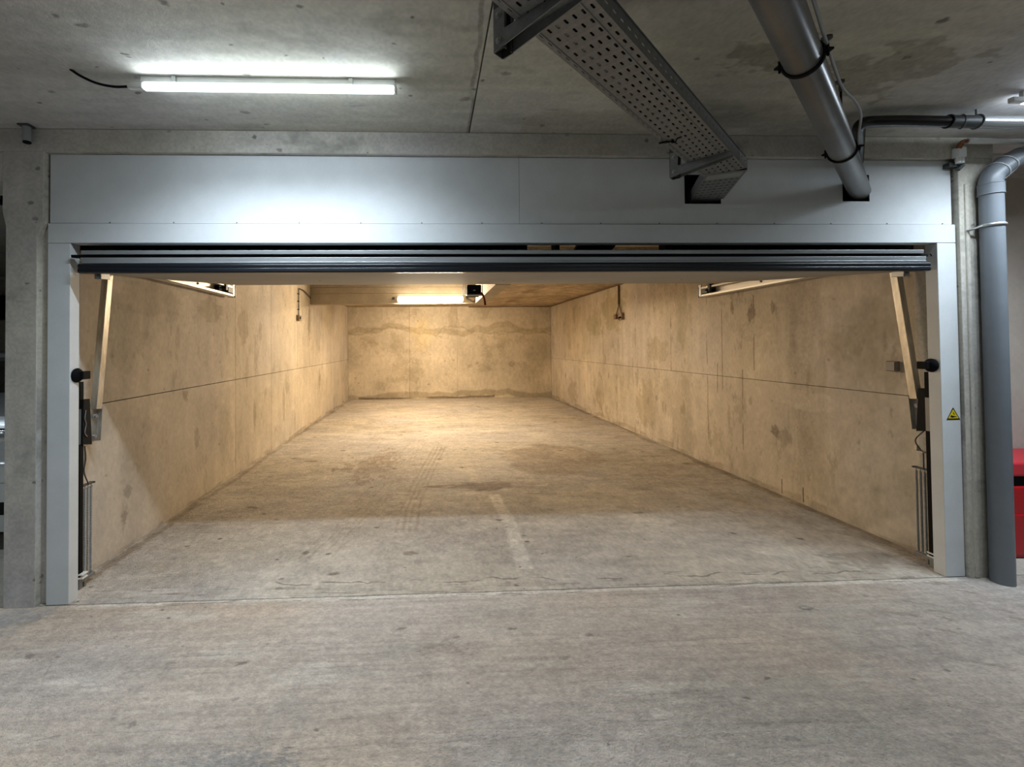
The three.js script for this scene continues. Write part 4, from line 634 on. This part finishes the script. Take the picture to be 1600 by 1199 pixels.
// ---------------------------------------------------------------- neighbouring bays
{
  const v = thing('vent_box', 'grey vent panel with a black rim under the lintel of the left bay', 'vent', [-2.85, 2.4, -0.3]);
  part(v, 'rim', [box(-2.98, 2.455, -0.34, -2.77, 2.475, -0.28, 0.003), box(-2.98, 2.585, -0.34, -2.77, 2.605, -0.28, 0.003), box(-2.79, 2.455, -0.34, -2.77, 2.605, -0.28, 0.003), box(-2.98, 2.455, -0.34, -2.96, 2.605, -0.28, 0.003)], M.blackPlastic);
  part(v, 'panel', box(-2.965, 2.47, -0.335, -2.785, 2.59, -0.3, 0.003), M.grey);
  part(v, 'stem', cyl([-2.87, 2.6, -0.31], [-2.87, CE, -0.31], 0.015), M.darkSteel);
  single('roof_duct', 'dark boxed duct across the back of the left bay', 'duct', [box(-8.9, 2.02, -5.59, -2.6, 2.42, -5.2, 0.01), box(-6, 2.0, -5.6, -5.95, 2.45, -5.19, 0.003), box(-4, 2.0, -5.6, -3.95, 2.45, -5.19, 0.003)], M.blackPlastic);

  // silver car, nose to the lane
  const c = thing('car', 'silver grey car parked nose out in the bay left of the pillar', 'car', [-3.86, 0, -2.7]);
  const X0 = -4.75, X1 = -2.97, paint = new THREE.MeshPhysicalMaterial({ color: 0xb4b8ba, roughness: 0.35, metalness: 0.4, clearcoat: 0.8, clearcoatRoughness: 0.08 });
  const sideShape = (pts) => { const s = new THREE.Shape(); s.moveTo(...pts[0]); s.splineThru(pts.slice(1).map((p) => new THREE.Vector2(...p))); s.closePath(); return s; };
  const across = (s, x0, x1, bev) => new THREE.ExtrudeGeometry(s, { depth: x1 - x0 - 2 * bev, bevelEnabled: true, bevelThickness: bev, bevelSize: bev, bevelSegments: 4, curveSegments: 24 }).rotateY(-Math.PI / 2).translate(x1 - bev, 0, 0);
  const lower = new THREE.Shape(); // first coordinate is z, the nose at the positive end
  lower.moveTo(-0.72, 0.24); lower.lineTo(-0.68, 0.5); lower.quadraticCurveTo(-0.68, 0.86, -0.76, 0.95); lower.quadraticCurveTo(-0.95, 1.02, -1.5, 1.05); lower.lineTo(-4.4, 1.06); lower.quadraticCurveTo(-4.72, 1.0, -4.74, 0.6); lower.lineTo(-4.7, 0.26);
  lower.lineTo(-4.35, 0.24); lower.absarc(-3.98, 0.3, 0.36, Math.PI * 1.0, 0, true); lower.lineTo(-1.92, 0.24); lower.absarc(-1.55, 0.3, 0.36, Math.PI * 1.0, 0, true); lower.closePath();
  part(c, 'body', across(lower, X0, X1, 0.06), paint);
  const cabin = new THREE.Shape(); cabin.moveTo(-1.45, 1.04); cabin.quadraticCurveTo(-1.9, 1.3, -2.25, 1.42); cabin.quadraticCurveTo(-3.0, 1.5, -3.9, 1.42); cabin.quadraticCurveTo(-4.3, 1.34, -4.55, 1.05); cabin.closePath();
  part(c, 'glasshouse', across(cabin, X0 + 0.09, X1 - 0.05, 0.05), new THREE.MeshPhysicalMaterial({ color: 0x08090a, roughness: 0.08, clearcoat: 0.6 }), 'dark windscreen and side glass');
  const roof = new THREE.Shape(); roof.moveTo(-2.12, 1.405); roof.quadraticCurveTo(-3.0, 1.52, -3.95, 1.44); roof.lineTo(-3.95, 1.47); roof.quadraticCurveTo(-3.0, 1.56, -2.1, 1.44); roof.closePath();
  part(c, 'roof', across(roof, X0 + 0.12, X1 - 0.08, 0.02), paint);
  for (const x of [X0 + 0.16, X1 - 0.1]) part(c, 'roof_pillar', tube([[x, 1.06, -1.48], [x - Math.sign(x - (X0 + X1) / 2) * 0.02, 1.28, -1.83], [x - Math.sign(x - (X0 + X1) / 2) * 0.04, 1.43, -2.15]], 0.03, 20, 8), paint);
  for (const x of [X0 + 0.1, X1 - 0.38]) { const h = part(c, 'headlight', box(x, 0.79, -0.8, x + 0.35, 0.93, -0.655, 0.045), new THREE.MeshPhysicalMaterial({ color: 0x14161a, roughness: 0.1, clearcoat: 1 })); for (const q of [0.09, 0.24]) part(h, 'reflector', new THREE.SphereGeometry(0.045, 16, 10).scale(1, 1, 0.4).translate(x + q, 0.86, -0.655), M.silverPipe); }
  part(c, 'bonnet_edge', box(X0 + 0.1, 0.985, -0.9, X1 - 0.06, 1.0, -0.82, 0.006), M.silverPipe);
  part(c, 'grille', [box(X0 + 0.5, 0.72, -0.7, X1 - 0.48, 0.84, -0.655, 0.01), box(X0 + 0.12, 0.3, -0.7, X1 - 0.02, 0.5, -0.635, 0.02)], M.blackPlastic);
  part(c, 'bumper', box(X0 + 0.02, 0.52, -0.72, X1 - 0.0, 0.7, -0.61, 0.04), paint);
  for (const x of [X0 + 0.02, X1 - 0.22]) for (const z of [-1.55, -3.98]) { const w = part(c, 'tyre', new THREE.TorusGeometry(0.235, 0.085, 14, 36).rotateY(Math.PI / 2).scale(1.15, 1, 1).translate(x + 0.1, 0.32, z), M.rubber); part(w, 'rim', cyl([x + 0.02, 0.32, z], [x + 0.18, 0.32, z], 0.17, 0.17, 28), M.silverPipe); }
  for (const x of [X0 - 0.1, X1 - 0.02]) part(c, 'mirror', new THREE.SphereGeometry(0.09, 18, 12).scale(1, 0.7, 0.6).translate(x + 0.06, 1.12, -1.75), paint);

  const r = thing('storage_chest', 'red plastic chest with a lighter lid standing behind the downpipe', 'chest', [4.25, 0, -0.38]);
  part(r, 'body', [box(3.86, 0.0, -0.56, 4.62, 0.49, -0.2, 0.02), box(3.9, 0.03, -0.21, 4.58, 0.3, -0.19, 0.01)], M.red);
  part(r, 'rim_gap', box(3.875, 0.48, -0.55, 4.605, 0.565, -0.215, 0.006), M.blackPlastic, 'black band under the lid');
  part(r, 'lid', box(3.84, 0.56, -0.575, 4.64, 0.66, -0.185, 0.02), M.redLid, 'paler red lid');
  part(r, 'latch', box(4.2, 0.44, -0.195, 4.3, 0.6, -0.172, 0.005), M.blackPlastic);
}

renderer.render(scene, camera);
